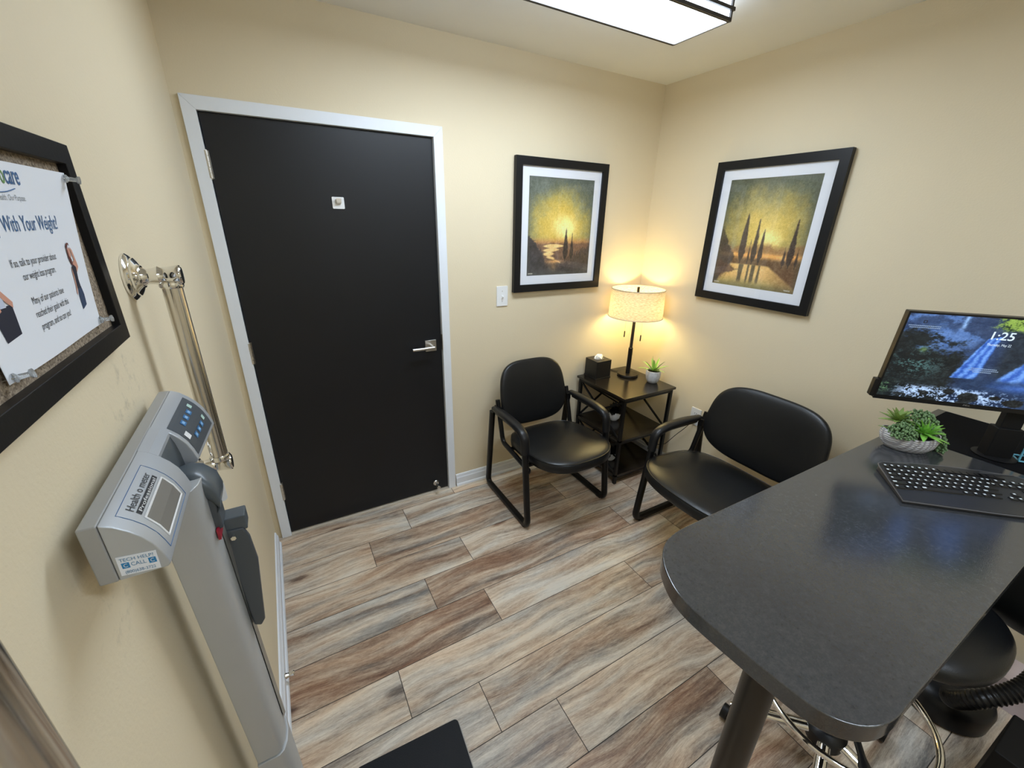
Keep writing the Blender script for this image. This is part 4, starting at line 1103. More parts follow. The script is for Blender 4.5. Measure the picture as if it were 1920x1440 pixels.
def beads(seed, pts_, r0):
    bm = bmesh.new(); rr_ = random.Random(seed)
    for p in pts_:
        s = r0 * rr_.uniform(.8, 1.25)
        ret = bmesh.ops.create_icosphere(bm, subdivisions=1, radius=s, matrix=Matrix.Translation(p) @ Matrix.Diagonal((1, 1, 1.3, 1)))
    return bm
rr = random.Random(9)
def dome(cx_, cy_, cz_, R0, Rz_, cnt):
    out = []
    for k in range(cnt):
        a = rr.uniform(0, 2 * PI); e = math.asin(rr.uniform(0, 1)); q_ = rr.uniform(.75, 1)
        out.append(Vector((cx_ + R0 * q_ * math.cos(a) * math.cos(e), cy_ + R0 * q_ * math.sin(a) * math.cos(e), cz_ + Rz_ * q_ * math.sin(e))))
    return out
obj('bead_foliage', beads(1, dome(x, y, .052, .040, .044, 300), .0034), M_BEAD, bowl, smooth=True, label='dense clump of tiny round leaves')
x, y = bl(.025, -.030)
obj('bead_foliage', beads(2, dome(x, y, .060, .054, .072, 420), .0036), M_BEAD, bowl, smooth=True)
pts_ = []
for s in range(11):
    a0 = rr.uniform(-.5, 1.2); t0 = .074 + rr.uniform(-.012, .014)
    for k in range(15):
        t = k / 14
        q_ = dirb * (t0 + .018 * math.sin(t * 2.2)) + db2 * (-.05 + .07 * a0 * .5 + .012 * t)
        for m_ in range(2): pts_.append(Vector((q_.x + rr.uniform(-.004, .004), q_.y + rr.uniform(-.004, .004), max(.006, .070 - .066 * t))))
obj('trailing_foliage', beads(3, pts_, .0034), M_BEAD, bowl, smooth=True)
bm = bmesh.new(); x, y = bl(-.075, .0); leaf(bm, (x * .8, y * .8, .062), (x * .6, y * .6, .010), .03, .010)
x, y = bl(.065, .02); leaf(bm, (x * .8, y * .8, .060), (x * .6 - .05, y * .6 - .04, -.01), .034, .010)
obj('leaf', bm, M_LEAFD, bowl, smooth=True)

# ------------------------------------------------------------------ desk fan
FC = Vector((2.262, -2.075, DZ + .0015))
fan = empty('desk_fan', FC, label='small light blue wire desk fan beside the monitor stand', cat='fan')
fd = Vector((-.78, -.62, 0)).normalized(); fs = Vector((-fd.y, fd.x, 0)); fc = Vector((0, 0, .085)); fR = .072
def ringpts(R0, off, n_=48): return [fc + fd * off + fs * (R0 * math.cos(a)) + Vector((0, 0, R0 * math.sin(a))) for a in np.linspace(0, 2 * PI, n_ + 1)[:-1]]
bm = bmesh.new(); tube(bm, ringpts(fR, .0), .0075, n=10, closed=True)
cage = obj('cage_rim', bm, M_FAN, fan, smooth=True)
bm = bmesh.new()
for k in range(30):
    a = 2 * PI * k / 30
    tip_ = fc + fs * (fR * math.cos(a)) + Vector((0, 0, fR * math.sin(a)))
    for sg in (1, -1):
        tube(bm, [fc + fd * .022 * sg, fc + fd * (.020 * sg) + (tip_ - fc) * .55, tip_], .0008, n=5)
obj('wire_guard', bm, M_CHROME, fan)
bm = bmesh.new(); cyl(bm, fc - fd * .045, fc + fd * .018, .016, 20); obj('motor', bm, M_FAN, fan, smooth=True)
bm = bmesh.new()
for k in range(4):
    a = k * PI / 2 + .4
    c_ = fs * math.cos(a) + Vector((0, 0, math.sin(a))); s_ = fs * -math.sin(a) + Vector((0, 0, math.cos(a)))
    loft(bm, [[fc + c_ * .014 + s_ * .008 + fd * .004, fc + c_ * .014 - s_ * .008 - fd * .004, fc + c_ * .014 - s_ * .008 - fd * .006, fc + c_ * .014 + s_ * .008 + fd * .002],
              [fc + c_ * .058 + s_ * .026 + fd * .007, fc + c_ * .058 - s_ * .012 - fd * .006, fc + c_ * .058 - s_ * .012 - fd * .0075, fc + c_ * .058 + s_ * .026 + fd * .0055]])
obj('fan_blades', bm, mat('navy_blade', (.02, .07, .10), rough=.3, var=.05), fan, smooth=True)
bm = bmesh.new()
for sg in (1, -1):
    tube(bm, round_path([fc + fs * sg * (fR + .012), fc + fs * sg * (fR + .018) - Vector((0, 0, .02)), fs * sg * (fR + .018) + Vector((0, 0, .003)), fs * sg * (fR + .010) - fd * .05 + Vector((0, 0, .003))], .008), .0028, n=8)
tube(bm, [fs * (fR + .010) - fd * .05 + Vector((0, 0, .003)), -fs * (fR + .010) - fd * .05 + Vector((0, 0, .003))], .0028, n=8)
tube(bm, [fs * (fR + .018) + Vector((0, 0, .003)), -fs * (fR + .018) + Vector((0, 0, .003))], .0028, n=8)
stn = obj('stand', bm, M_FAN, fan, smooth=True)
for sg in (1, -1):
    bm = bmesh.new(); cyl(bm, fc + fs * sg * (fR + .004), fc + fs * sg * (fR + .019), .0045, 12); obj('knob', bm, M_CHROME, fan)

# ------------------------------------------------------------------ drafting stool
SCX, SCY = 1.560, -1.985
stool = empty('drafting_stool', (SCX, SCY, 0), label='black drafting stool with chrome five-star base and foot ring under the desk', cat='stool')
hub_z = .125
obj('hub', LA([(.030, .085), (.052, .095), (.055, .140), (.040, .155), (.030, .158)], 28), M_BLKPL, stool, smooth=True)
obj('gas_column', LA([(.025, .12), (.025, .36), (.014, .365), (.014, .64)], 24), M_BLKPL, stool, smooth=True)
A0 = math.radians(128)
for k in range(5):
    a = A0 + k * 2 * PI / 5; d = Vector((math.cos(a), math.sin(a), 0)); s = Vector((-d.y, d.x, 0))
    Lg = .270
    pth = round_path([d * .035 + Vector((0, 0, .125)), d * (Lg - .06) + Vector((0, 0, .092)), d * Lg + Vector((0, 0, .075))], .03, 5)
    nn = len(pth)
    lgo = obj('base_leg', T_(pth, [.015 - .003 * i / nn for i in range(nn)], n=14, r2=[.019 - .005 * i / nn for i in range(nn)], ref=s), M_CHROME, stool, smooth=True)
    c = d * (Lg - .004); sw_ = Quaternion((0, 0, 1), 1.1 + k * .8) @ d; ax = Vector((-sw_.y, sw_.x, 0))
    cs = obj('caster', CY(c + ax * -.024 + Vector((0, 0, .026)), c + ax * -.004 + Vector((0, 0, .026)), .0255, 24), M_BLKPL, stool, smooth=True)
    bm = bmesh.new(); cyl(bm, c + ax * .004 + Vector((0, 0, .026)), c + ax * .024 + Vector((0, 0, .026)), .0255, 24); cyl(bm, c + ax * -.006 + Vector((0, 0, .03)), c + ax * .006 + Vector((0, 0, .03)), .018, 16); cyl(bm, c + Vector((0, 0, .03)), c + Vector((0, 0, .075)), .006, 10)
    obj('caster_wheel', bm, M_BLKPL, cs, smooth=True)
RZ_, RR = .295, .222
fr = obj('foot_ring', T_([(RR * math.cos(a), RR * math.sin(a), RZ_) for a in np.linspace(0, 2 * PI, 65)[:-1]], .0095, n=12, closed=True), M_CHROME, stool, smooth=True)
for k in range(3):
    a = math.radians(-22) + k * 2 * PI / 3 
    d = Vector((math.cos(a), math.sin(a), 0)); s = Vector((-d.y, d.x, 0))
    obj('ring_spoke', T_([d * .02 + Vector((0, 0, RZ_ + .012)), d * (RR - .05) + Vector((0, 0, RZ_ + .010)), d * (RR - .02) + Vector((0, 0, RZ_ + .010)), d * (RR + .008) + Vector((0, 0, RZ_ + .011))], .006, n=12, r2=[.010, .010, .018, .014], ref=s), M_BLKPL, fr, smooth=True)
    obj('rivet', LA([(.006, RZ_ + .016), (.005, RZ_ + .019)], 12, Matrix.Translation(d * (RR - .006))), M_CHROME, fr)
obj('ring_collar', LA([(.034, RZ_ - .02), (.036, RZ_), (.034, RZ_ + .03)], 24), M_BLKPL, fr, smooth=True)
obj('seat', cushion(lambda a: sup(a, .218, .218, 2.4), .085, Matrix.Translation((.045, -.005, .690)), bulge=.15), M_VINYL, stool, smooth=True)
obj('seat_plate', B(-.07, .10, -.09, .07, .625, .650), M_BLKPL, stool)
obj('height_lever', T_([(.02, -.05, .632), (.03, -.15, .620), (.035, -.175, .618)], .006, n=8), M_BLKPL, stool, smooth=True)
ba_ = math.radians(-24); bd = Vector((math.cos(ba_), math.sin(ba_), 0))
bc = Vector((.045, 0, 0)) + bd * .285 + Vector((0, 0, .780))
Mb = Matrix.Translation(bc) @ Matrix.Rotation(ba_ - PI / 2, 4, 'Z') @ Matrix.Rotation(math.radians(80), 4, 'X')
obj('backrest', cushion(lambda a: sup(a, .195, .118, 2.8), .060, Mb, bulge=.15, curve=lambda x, y: .9 * x * x), M_VINYL, stool, smooth=True)
obj('back_bracket', T_(round_path([Vector((.05, 0, .642)), Vector((.045, 0, 0)) + bd * .25 + Vector((0, 0, .643)), Vector((.045, 0, 0)) + bd * .33 + Vector((0, 0, .70)), bc + bd * .035], .03), .006, n=10, r2=.02, ref=(-bd.y, bd.x, 0)), M_BLKPL, stool, smooth=True)

# ------------------------------------------------------------------ things under the desk at the right
vc = empty('canister_vacuum', (2.165, -2.12, 0), label='black round canister with a ribbed flexible hose on the floor under the desk', cat='vacuum cleaner')
obj('body', LA([(.118, 0), (.128, .010), (.130, .075), (.120, .100), (.09, .118), (.05, .122)], 48), M_BLKPL, vc, smooth=True)
hp = round_path([(-.10, -.02, .14), (-.20, -.03, .20), (-.235, -.075, .30), (-.15, -.135, .36), (.02, -.15, .44), (.16, -.16, .56)], .09, 14)
# resample evenly then corrugate
L_ = [0.0]
for p, q_ in zip(hp, hp[1:]): L_.append(L_[-1] + (q_ - p).length)
tot = L_[-1]; N_ = 280; ps = []; rs = []
for i in range(N_):
    t = tot * i / (N_ - 1); j = max(0, min(len(hp) - 2, next((k for k in range(len(L_) - 1) if L_[k + 1] >= t), len(hp) - 2)))
    f_ = (t - L_[j]) / max(1e-9, L_[j + 1] - L_[j]); ps.append(hp[j].lerp(hp[j + 1], f_)); rs.append(.0255 + .0022 * math.sin(i * PI / 2.5))
obj('hose', T_(ps, rs, n=20), M_BLKPL, vc, smooth=True)
tag(obj('storage_box', B(2.335, 2.475, -2.30, -2.10, 0, .13), mat('pink_white_card', (.60, .50, .50), rough=.6, var=.25, vscale=9), bevel=.002), 'pale pink and white cardboard box behind the ribbed hose', 'box')
tag(obj('computer_tower', B(1.78, 1.97, -2.74, -2.262, 0.0, .30), M_BLKMATTE, bevel=.004), 'matt black computer tower on the floor at the bottom right', 'computer')
bm = cushion(lambda a: (.075 * math.cos(a) * (1 + .1 * math.sin(3 * a)), .06 * math.sin(a) * (1 + .12 * math.cos(4 * a))), .13, Matrix.Translation((2.40, -2.40, .066)), n=40, bulge=.3, edge=2.2, curve=lambda x, y: .004 * math.sin(60 * x) * math.cos(50 * y))
tag(obj('folded_cloth', bm, M_CLOTH, smooth=True), 'crumpled grey cloth on the floor behind the ribbed hose', 'cloth')

# ------------------------------------------------------------------ physician scale
sc = empty('medical_scale', (.07, -1.475, 0), label='silver grey upright medical scale with tilted display head and black platform', cat='scale')
SO = Vector((.07, -1.475, 0))
def mpart(name, bm, m, parent=sc, **k):
    for v in bm.verts: v.co -= SO
    return obj(name, bm, m, parent, **k)
# column with a rounded front; leans very slightly
def col_ring(z, cyy, xb, xf, hw_):
    pts = [(xb, cyy - hw_), (xf - .018, cyy - hw_)]
    for k in range(1, 6):
        a = -PI / 2 + PI * k / 6; pts.append((xf - .018 + .018 * math.cos(a), cyy + hw_ * math.sin(a)))
    pts += [(xf - .018, cyy + hw_), (xb, cyy + hw_)]
    return [Vector((x, y, z)) for x, y in pts]
zs = .62
mpart('column', (lambda bm: (loft(bm, [col_ring(zs + .0015, -1.480, .037, .090, .044), col_ring(1.30, -1.524, .032, .088, .044)]), bm)[1])(bmesh.new()), M_COLUMN, bevel=.0015)
mpart('column_foot', (lambda bm: (loft(bm, [col_ring(.045, -1.480, .030, .106, .047), col_ring(zs, -1.480, .036, .094, .047)]), bm)[1])(bmesh.new()), M_COLUMN, bevel=.0015)
# front channel of the height rod
mpart('height_rod', (lambda bm: tube(bm, [(.0915, -1.470, .66), (.0895, -1.512, 1.26)], .0035, n=4, r2=.009, ref=(0, 1, 0)))(bmesh.new()), mat('brushed_rod', (.42, .42, .41), rough=.35, metal=.8, var=.08))
# head housing: extruded profile
Y0, Y1, YN0, YN1 = -1.715, -1.322, -1.552, -1.480
body_prof = [(.020, 1.300), (.036, 1.300), (.036, 1.372), (.020, 1.372)]
mpart('head_back', PR(body_prof, Y0, Y1, lambda a, b, d: (a, d, b)), M_SILVER2, bevel=.002)
cov = [(.0365, 1.3005), (.0365, 1.372), (.047, 1.3665), (.057, 1.3575), (.065, 1.348), (.072, 1.336), (.0765, 1.323), (.0795, 1.311), (.0803, 1.305), (.077, 1.3015)]
cf = lambda a, b, d: (a, d, b)
hc = mpart('head_cover', PR(cov, Y0, YN0, cf), M_SILVER, bevel=.0015, seg=3)
cov2 = [(a, b) for a, b in cov]
def cov_far(d):
    k = (d - YN1) / (Y1 - YN1); return [(.0365 + (a - .0365) * (1 + .12 * k), b - .010 * k * ((1.372 - b) / .07)) for a, b in cov]
bm = bmesh.new(); loft(bm, [[Vector((a, d, b)) for a, b in cov_far(d)] for d in (YN1, (YN1 + Y1) / 2, Y1)])
mpart('head_cover', bm, M_SILVER, bevel=.0015, seg=3)
notch = [(.0365, 1.3005), (.0365, 1.370), (.044, 1.366), (.050, 1.355), (.053, 1.340), (.055, 1.322), (.056, 1.3005)]
bm = bmesh.new(); rings = []
for k in range(9):
    t = k / 8; d = YN0 + (YN1 - YN0) * t; s = math.sin(PI * t); rings.append([Vector((.0365 + (a - .0365) * (1.35 - .45 * s) if a > .04 else a, d, b)) for a, b in notch])
loft(bm, rings); mpart('notch', bm, M_SLATE, smooth=True)
mpart('head_cover_bridge', PR([(.0365, 1.340), (.0365, 1.372), (.047, 1.3665), (.0555, 1.359), (.0555, 1.353)], YN0 - .001, YN1 + .001, cf), M_SILVER)
# surface helpers on the curved cover
def cov_at(t):    # arc position from the top seam (0) to the tip (1)
    P_ = cov[1:9]; L2 = [0]
    for p, q_ in zip(P_, P_[1:]): L2.append(L2[-1] + math.hypot(q_[0] - p[0], q_[1] - p[1]))
    s = t * L2[-1]
    for j in range(len(P_) - 1):
        if L2[j + 1] >= s - 1e-9:
            f_ = (s - L2[j]) / (L2[j + 1] - L2[j]); p, q_ = P_[j], P_[j + 1]
            nx, nz = -(q_[1] - p[1]), (q_[0] - p[0]); l = math.hypot(nx, nz)
            return p[0] + (q_[0] - p[0]) * f_, p[1] + (q_[1] - p[1]) * f_, nx / l, nz / l
    return P_[-1][0], P_[-1][1], 1, 0
def sf(y, t, o): x, z, nx, nz = cov_at(max(0, min(1, t))); return Vector((x + nx * o, y, z + nz * o))
def patch(y0, y1, t0, t1, o, ny=2, ntt=10, skew=0.0, far=False):
    bm = bmesh.new(); g_ = []
    for j in range(ntt + 1):
        t = t0 + (t1 - t0) * j / ntt; row = []
        for i in range(ny + 1):
            y = y0 + (y1 - y0) * i / ny; p = sf(y, t, o)
            if far:
                k = (y - YN1) / (Y1 - YN1); p = Vector((.0365 + (p.x - .0365) * (1 + .12 * k), p.y, p.z - .010 * k * ((1.372 - p.z) / .07)))
            row.append(bm.verts.new(p))
        g_.append(row)
    for a, b in zip(g_, g_[1:]):
        for i in range(ny): bm.faces.new((a[i], a[i + 1], b[i + 1], b[i]))
    return bm
def outline_patch(y0, y1, t0, t1, o, r):
    pts = [(y0, t0), (y1, t0), (y1, t1), (y0, t1)]; P_ = []
    for (ya, ta), (yb, tb_) in zip(pts, pts[1:] + pts[:1]):
        for k in range(12): P_.append(sf(ya + (yb - ya) * k / 12, ta + (tb_ - ta) * k / 12, o))
    return T_(P_, r, n=5, closed=True)
mpart('label_outline', outline_patch(-1.696, -1.588, .12, .90, .0002, .0004), M_BLUEINK, hc)
lcd = mpart('lcd_window', patch(-1.683, -1.600, .43, .80, .0005, ny=1), M_LCD, hc)
mpart('window_rim', outline_patch(-1.684, -1.599, .42, .81, .0004, .0013), M_WHITE, lcd, smooth=True)
mpart('nameplate', patch(-1.682, -1.602, .30, .37, .0004, ny=1, ntt=4), M_INK, hc)
def cover_text(body, y0, t0, dt, width, m, o=.0006, hgt=None):
    bm = text_bm(body, lambda u, v, d: (u, v, 0), width=width, height=hgt)
    for v in bm.verts:
        u, vv = v.co.x, v.co.y; v.co = sf(y0 + u, t0 - vv / .098, o)
    mpart('lettering', bm, m, hc)
cover_text('Health o meter', -1.682, .275, .1, .080, M_INK, hgt=.0095)
cover_text('Professional', -1.677, .358, .1, .070, M_WHITE, o=.0008, hgt=.0045)
kp = mpart('keypad', patch(-1.470, -1.338, .22, .93, .0005, ny=6, far=True), M_SLATE2)
def fkey(y, t, w, h, m, name='keypad_button'):
    b_ = patch(y, y + w, t, t + h, .0012, ny=2, ntt=3, far=True); mpart(name, b_, m, kp)
for i in range(3):
    fkey(-1.437 + i * .023, .36, .014, .10, M_KEYB); fkey(-1.437 + i * .023, .66, .014, .10, M_KEYB)
fkey(-1.366, .33, .011, .09, mat('pale_key', (.45, .62, .55), rough=.4, var=.05)); fkey(-1.366, .63, .011, .09, bpy.data.materials['pale_key'])
fkey(-1.464, .50, .015, .13, M_WHITE)
for i in range(3):
    b_ = patch(-1.437 + i * .023 + .003, -1.437 + i * .023 + .011, .385, .435, .0015, ny=1, ntt=2, far=True); mpart('button_mark', b_, mat('mark_pale_blue', (.25, .45, .7), rough=.5, var=.05), kp)
    b_ = patch(-1.437 + i * .023 + .003, -1.437 + i * .023 + .011, .685, .735, .0015, ny=1, ntt=2, far=True); mpart('button_mark', b_, bpy.data.materials['mark_pale_blue'], kp)
# sticker on the near end
ye = Y0 - .0006
sl = mpart('sticker', PR([(.0395, 1.3065), (.0715, 1.3035), (.0722, 1.327), (.0402, 1.3305)], ye, ye + .0004, cf), M_PAPER, label='white help sticker with blue squares')
def st_text(body, x, z, w, h_):
    mpart('lettering', text_bm(body, lambda u, v, d: (x + u, ye - .0003, z + v - .09 * u), width=w, height=h_), mat('sticker_ink_blue', (.05, .20, .38), rough=.5, var=.05) if 'sticker_ink_blue' not in bpy.data.materials else bpy.data.materials['sticker_ink_blue'], sl)
st_text('TECH HELP?', .0420, 1.3238, .0275, .0042); st_text('CALL', .0500, 1.3160, .0120, .0048); st_text('(800)638-3722', .0435, 1.3082, .0245, .0037)
for x in (.0425, .0640):
    z_ = 1.3150 - .09 * (x - .042)
    q_ = mpart('phone_symbol', PR([(x, z_), (x + .0062, z_ - .0005), (x + .0062, z_ + .0065), (x, z_ + .007)], ye - .0002, ye, cf), M_STICKB, sl)
    mpart('handset', text_bm('C', lambda u, v, d: (x + .0015 + u, ye - .0004, z_ + .0012 + v), width=.0032, height=.0045), M_WHITE, q_)
# rod cap: dark slate block coming out of the notch, stem running down the column
bm = bmesh.new()
secs = [(.056, 1.298, .010, .018), (.068, 1.296, .015, .024), (.082, 1.286, .018, .028), (.096, 1.269, .017, .030), (.101, 1.250, .013, .029), (.094, 1.236, .006, .025)]
rings = []
for (x, z, hz_, hy_) in secs:
    rings.append([Vector((x + .25 * hz_ * math.sin(a), -1.507 + hy_ * math.copysign(abs(math.cos(a)) ** .6, math.cos(a)), z + hz_ * math.copysign(abs(math.sin(a)) ** .7, math.sin(a)))) for a in np.linspace(0, 2 * PI, 25)[:-1]])
loft(bm, rings); mpart('rod_cap', bm, M_SLATE, smooth=True)
mpart('rod_sleeve', B(.082, .0965, -1.532, -1.490, 1.205, 1.262), M_SLATE2, bevel=.003)
mpart('warning_label', B(.0880, .0915, -1.540, -1.510, 1.192, 1.210), M_RED)
mpart('hang_tag', PR(rrect(.026, .036, .005, cx=.087, cy=1.232), -1.470, -1.469, lambda a, b, d: (a, d + (a - .088) * .4, b)), M_WHITE, label='white plastic tag')
# folded measuring paddle on its bracket
pdl = mpart('paddle_bracket', B(.084, .1215, -1.500, -1.469, 1.170, 1.198), M_SLATE, bevel=.002)
mpart('bracket_fork', B(.079, .088, -1.501, -1.470, 1.152, 1.188), M_SLATE, pdl, bevel=.001)
bl_poly = [(.0865, 1.178), (.1155, 1.176), (.1215, 1.156), (.1245, 1.105), (.111, .968), (.1035, .956), (.0930, .962)]
mpart('paddle', PR(bl_poly, -1.5035, -1.4945, cf), M_SLATE2, bevel=.003, seg=3)
mpart('bolt', CY((.1005, -1.502, 1.166), (.1005, -1.511, 1.166), .0042, 6), M_CHROME)
mpart('clip', T_(round_path([(.084, -1.490, 1.198), (.088, -1.502, 1.196), (.088, -1.503, 1.176)], .004), .002, n=8), M_SLATE)
# platform
Mp = Matrix.Translation((.355, -1.482, 0)) @ Matrix.Rotation(math.radians(-3.3), 4, 'Z')
pf = mpart('platform', (lambda bm: (loft(bm, [[Mp @ Vector((a, b, z)) for a, b in rrect(w_, h_, .022, 6)] for w_, h_, z in ((.33, .325, .008), (.345, .338, .030), (.335, .328, .040))]), bm)[1])(bmesh.new()), M_COLUMN, bevel=.002)
mpart('platform_mat', PR([tuple((Mp @ Vector((a, b, 0))).xy) for a, b in rrect(.334, .326, .014, 6)], .040, .046, lambda a, b, d: (a, b, d)), M_MATRUB, pf, bevel=.0015)
mpart('base', B(.02, .20, -1.56, -1.40, .006, .045), M_COLUMN, bevel=.003)
for x in (.22, .49):
    for y in (-1.62, -1.35): mpart('foot', CY((x, y, 0), (x, y, .01), .012, 14), M_BLKPL)
mpart('foot', CY((.05, -1.48, 0), (.05, -1.48, .008), .012, 14), M_BLKPL)

# ------------------------------------------------------------------ grab bars
def grab_bar(y, zt_, zb, x, label):
    R_ = empty('grab_bar', (0, y, zb), label=label, cat='grab bar', group='chrome grab bars on the left wall')
    for z in (zt_ - zb, 0):
        M_ = Matrix.Translation((0, 0, z)) @ Matrix.Rotation(PI / 2, 4, 'Y')
        fl = obj('flange', LA([(.041, .0005), (.041, .004), (.037, .008), (.033, .010), (.033, .013), (.026, .017), (.020, .020), (.0195, .021)], 40, M_), M_CHROME, R_, smooth=True)
        obj('post', LA([(.018, .018), (.0135, .028), (.0145, .036), (.0175, .044), (.0155, .048), (.0165, .060), (.019, .075), (.0185, .0765)], 32, M_), M_CHROME, fl, smooth=True)
        obj('end_cap', LA([(.0165, .0765), (.0150, .0785), (.001, .080)], 32, M_), M_CHROME, fl, smooth=True)
        s = -1 if z > 0 else 1
        obj('collar', LA([(.0185, z + s * .012), (.0195, z + s * .018), (.0180, z + s * .022)], 32, Matrix.Translation((x, 0, 0))), M_CHROME, fl, smooth=True)
    obj('tube', CY((x, 0, .010), (x, 0, zt_ - zb - .010), .0162, 48), M_TUBE, R_, smooth=True)
grab_bar(-1.197, 1.553, 1.146, .058, 'vertical chrome grab bar between bulletin board and door')
grab_bar(-1.943, 1.575, 1.175, .060, 'chrome grab bar nearest the viewer at the lower left edge')

# ------------------------------------------------------------------ bulletin board
bb = empty('bulletin_board', (0, -1.62, 1.48), label='cork bulletin board in a black frame on the left wall', cat='bulletin board')
def bpart(name, bm, m, parent=bb, o=(0, -1.62, 1.48), **k):
    for v in bm.verts: v.co -= Vector(o)
    return obj(name, bm, m, parent, **k)
wf = lambda a, b, d: (d, a, b)
bm = bmesh.new(); frame_ring(bm, -1.800, -1.368, 1.482, 1.742, .0245, .001, .020, wf); bpart('frame', bm, M_FRAME, bevel=.001)
bpart('cork', B(.002, .010, -1.785, -1.385, 1.497, 1.727), M_CORK)
# flyer
FY = lambda s, z: .016 + .016 * (z - 1.519) / .184
fly = empty('flyer', (.012, -1.57, 1.52), label='white weight loss program flyer pinned to the cork board', cat='flyer')
fo = Vector((.012, -1.57, 1.52))
PW_, PH_ = .256, .184
def ff(u, v, o=0.0):     # u from the left edge (near) to the right (far), v up, in metres
    yl = -1.695 - .010 * v / PH_; yr = -1.440 - .020 * v / PH_
    y = yl + (yr - yl) * u / PW_; z = 1.519 + v
    x = .0125 + .0195 * max(0, v / PH_) ** 1.2 * max(0, u / PW_) ** .6 + .002 + .0015 * math.sin(u * 20)
    return Vector((x + o, y, z))
def fpart(name, bm, m, parent=fly, **k):
    for v in bm.verts: v.co -= fo
    return obj(name, bm, m, parent, **k)
bm = bmesh.new(); g1 = []
for sgn in (0, 1):
    g1.append([[bm.verts.new(ff(PW_ * i / 16, PH_ * j / 12, -.0003 * sgn)) for i in range(17)] for j in range(13)])
for g_ in g1:
    for a, b in zip(g_, g_[1:]):
        for i in range(16): bm.faces.new((a[i], a[i + 1], b[i + 1], b[i]))
fpart('sheet', bm, M_PAPER, smooth=True)
def ftext(body, uc, v, w, h_, m, align='CENTER', name='lettering', bold=0.0):
    bm = text_bm(body, lambda a, b, d: (a, b, 0), width=w, height=h_, align=align, bold=bold)
    for vv in bm.verts: vv.co = ff(uc + vv.co.x, v + vv.co.y, .0004)
    fpart(name, bm, m)
ur = lambda y, z: PW_ - (-1.440 - .020 * (z - 1.519) / PH_ - y)      # y on the sheet -> u
ftext('Unhappy With Your Weight?', ur(-1.507, 1.645), 1.642 - 1.519, .178, .0145, M_BLUEINK, 'RIGHT')
ftext('If so, talk to your provider about', ur(-1.532, 1.614), 1.611 - 1.519, .101, .0072, M_INK, 'RIGHT')
ftext('our weight loss program.', ur(-1.542, 1.60), 1.598 - 1.519, .076, .0072, M_INK, 'RIGHT')
ftext('Many of our patients have', ur(-1.535, 1.577), 1.5745 - 1.519, .080, .0072, M_INK, 'RIGHT')
ftext('reached their goals with this', ur(-1.529, 1.56), 1.5615 - 1.519, .086, .0072, M_INK, 'RIGHT')
ftext('program, and so can you!', ur(-1.531, 1.55), 1.5485 - 1.519, .080, .0072, M_INK, 'RIGHT')
ul = ur(-1.572, 1.685)
ftext('care', ul, 1.684 - 1.519, .027, .017, M_BLUEINK, 'RIGHT', bold=.01); ftext('o', ul - .0278, 1.684 - 1.519, .0070, .017, M_GREENINK, 'RIGHT', bold=.01); ftext('adv', ul - .0358, 1.684 - 1.519, .022, .017, M_BLUEINK, 'RIGHT', bold=.01)
bm = bmesh.new()
arc = [ff(ul - .075 + .06 * k / 12, 1.680 - 1.519 - .004 * math.sin(PI * k / 12), .0005) for k in range(13)]
tube(bm, arc, .0005, n=5); fpart('logo_arc', bm, M_BLUEINK)
ftext('Your Health. Our Purpose.', ul + .001, 1.6695 - 1.519, .066, .0052, M_GREYINK, 'RIGHT')
M_SKIN = mat('printed_skin', L3(205, 150, 130), rough=.6, var=.08); M_HAIR = mat('printed_hair', L3(92, 40, 36), rough=.6, var=.1); M_NAVY = mat('printed_navy', L3(22, 28, 50), rough=.6, var=.15); M_JEAN = mat('printed_denim', L3(40, 62, 96), rough=.6, var=.25, vscale=300); M_SHIRT = mat('printed_grey_shirt', L3(196, 205, 226), rough=.6, var=.05)
def fpoly(name, pts, m, parent, u0, v0, o=.0005, s=1.0):
    bm = bmesh.new(); vs = [bm.verts.new(ff(u0 + a * s, v0 + b * s, o)) for a, b in pts]; bm.faces.new(vs); return fpart(name, bm, m, parent)
u0, v0 = ur(-1.489, 1.55), 1.5475 - 1.519
wm = fpoly('printed_figure', [(-.001, 0), (.0135, .004), (.0145, .017), (.011, .027), (.001, .026), (-.002, .016)], M_JEAN, fly, u0 + .001, v0, .0005); wm['label'] = 'printed woman in a dark top and jeans'
fpoly('printed_arm', [(.0015, .048), (.0085, .058), (.018, .056), (.0195, .050), (.012, .044)], M_SKIN, wm, u0, v0, .0006)
fpoly('printed_arm', [(.014, .052), (.019, .053), (.013, .070), (.0085, .074), (.008, .071)], M_SKIN, wm, u0, v0, .00055)
fpoly('printed_arm', [(-.004, .050), (-.001, .050), (-.003, .026), (-.006, .018), (-.0075, .021), (-.005, .030)], M_SKIN, wm, u0 + .002, v0, .0006)
fpoly('printed_top', [(.001, .025), (.011, .026), (.0095, .036), (.012, .050), (.006, .054), (-.001, .051), (.001, .038)], M_NAVY, wm, u0, v0, .0007)
fpoly('printed_face', [(-.001, .064), (.003, .061), (.0065, .064), (.0065, .071), (.003, .074), (-.001, .071)], M_SKIN, wm, u0, v0, .0008)
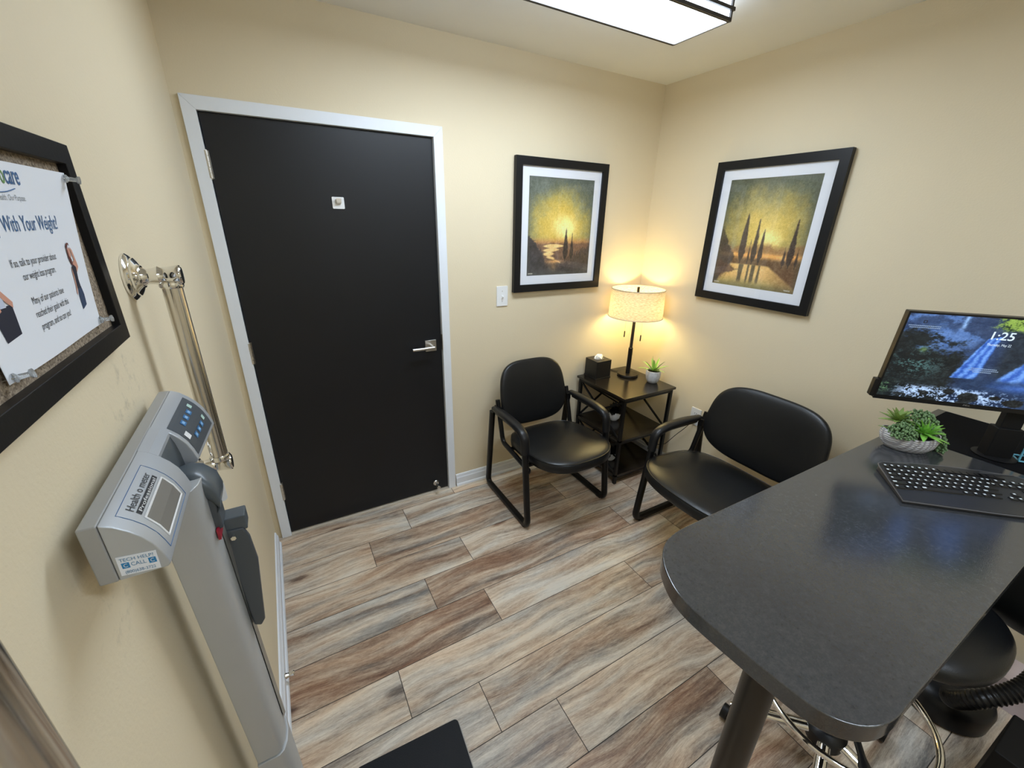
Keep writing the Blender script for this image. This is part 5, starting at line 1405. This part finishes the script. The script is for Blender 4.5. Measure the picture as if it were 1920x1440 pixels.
fpoly('printed_hair', [(.000, .055), (.004, .052), (.0045, .060), (.000, .064), (-.001, .072), (.0035, .077), (.007, .075), (.006, .0785), (.001, .079), (-.0035, .075), (-.003, .062)], M_HAIR, wm, u0, v0, .0009)
u0, v0 = ur(-1.675, 1.55), 1.551 - 1.519
mn_ = fpoly('printed_figure', [(-.002, .000), (.024, .003), (.026, .030), (-.006, .030)], M_NAVY, fly, u0, v0, .0005); mn_['label'] = 'printed person in a pale shirt holding oversized dark trousers'
fpoly('printed_shirt', [(-.012, .029), (.016, .029), (.013, .052), (.004, .066), (-.012, .066), (-.018, .050)], M_SHIRT, mn_, u0, v0, .0007)
fpoly('printed_arm', [(.012, .048), (.028, .032), (.026, .027), (.018, .033), (.010, .042)], M_SKIN, mn_, u0, v0, .0008)
fpoly('printed_hand', [(-.012, .033), (.006, .032), (.007, .027), (-.004, .023), (-.014, .027)], M_SKIN, mn_, u0, v0, .0008)

def pin(u, v, label, tilt=(0, 0)):
    p = ff(u, v); R_ = empty('push_pin', tuple(p), label=label, cat='push pin', group='clear push pins holding the flyer')
    d = Vector((1, tilt[0], tilt[1])).normalized(); Q = Vector((0, 0, 1)).rotation_difference(d).to_matrix().to_4x4()
    obj('head', LA([(.0045, .0015), (.0045, .003), (.0026, .0045), (.0022, .011), (.0042, .0125), (.0045, .0145), (.001, .0152)], 16, Q), M_CLEAR, R_, smooth=True)
    obj('needle', CY(d * .0015, -d * (p.x - .009), .0005, 6), M_NICKEL, R_)
pin(PW_ - .006, PH_ - .006, 'clear push pin at the upper right corner of the flyer', (.5, -.1))
pin(PW_ - .005, .006, 'clear push pin at the lower right corner of the flyer', (.6, 0))
pin(.006, .004, 'clear push pin at the lower left corner of the flyer', (.7, .1))

# ------------------------------------------------------------------ door stop on the left baseboard
tag(obj('door_stop', LA([(.011, .001), (.011, .006), (.0085, .010), (.0085, .026), (.010, .030), (.008, .034)], 20, Matrix.Translation((.0135, -.895, .052)) @ Matrix.Rotation(PI / 2, 4, 'Y')), M_CHROME, smooth=True), 'small chrome door stop on the left baseboard', 'door stop')
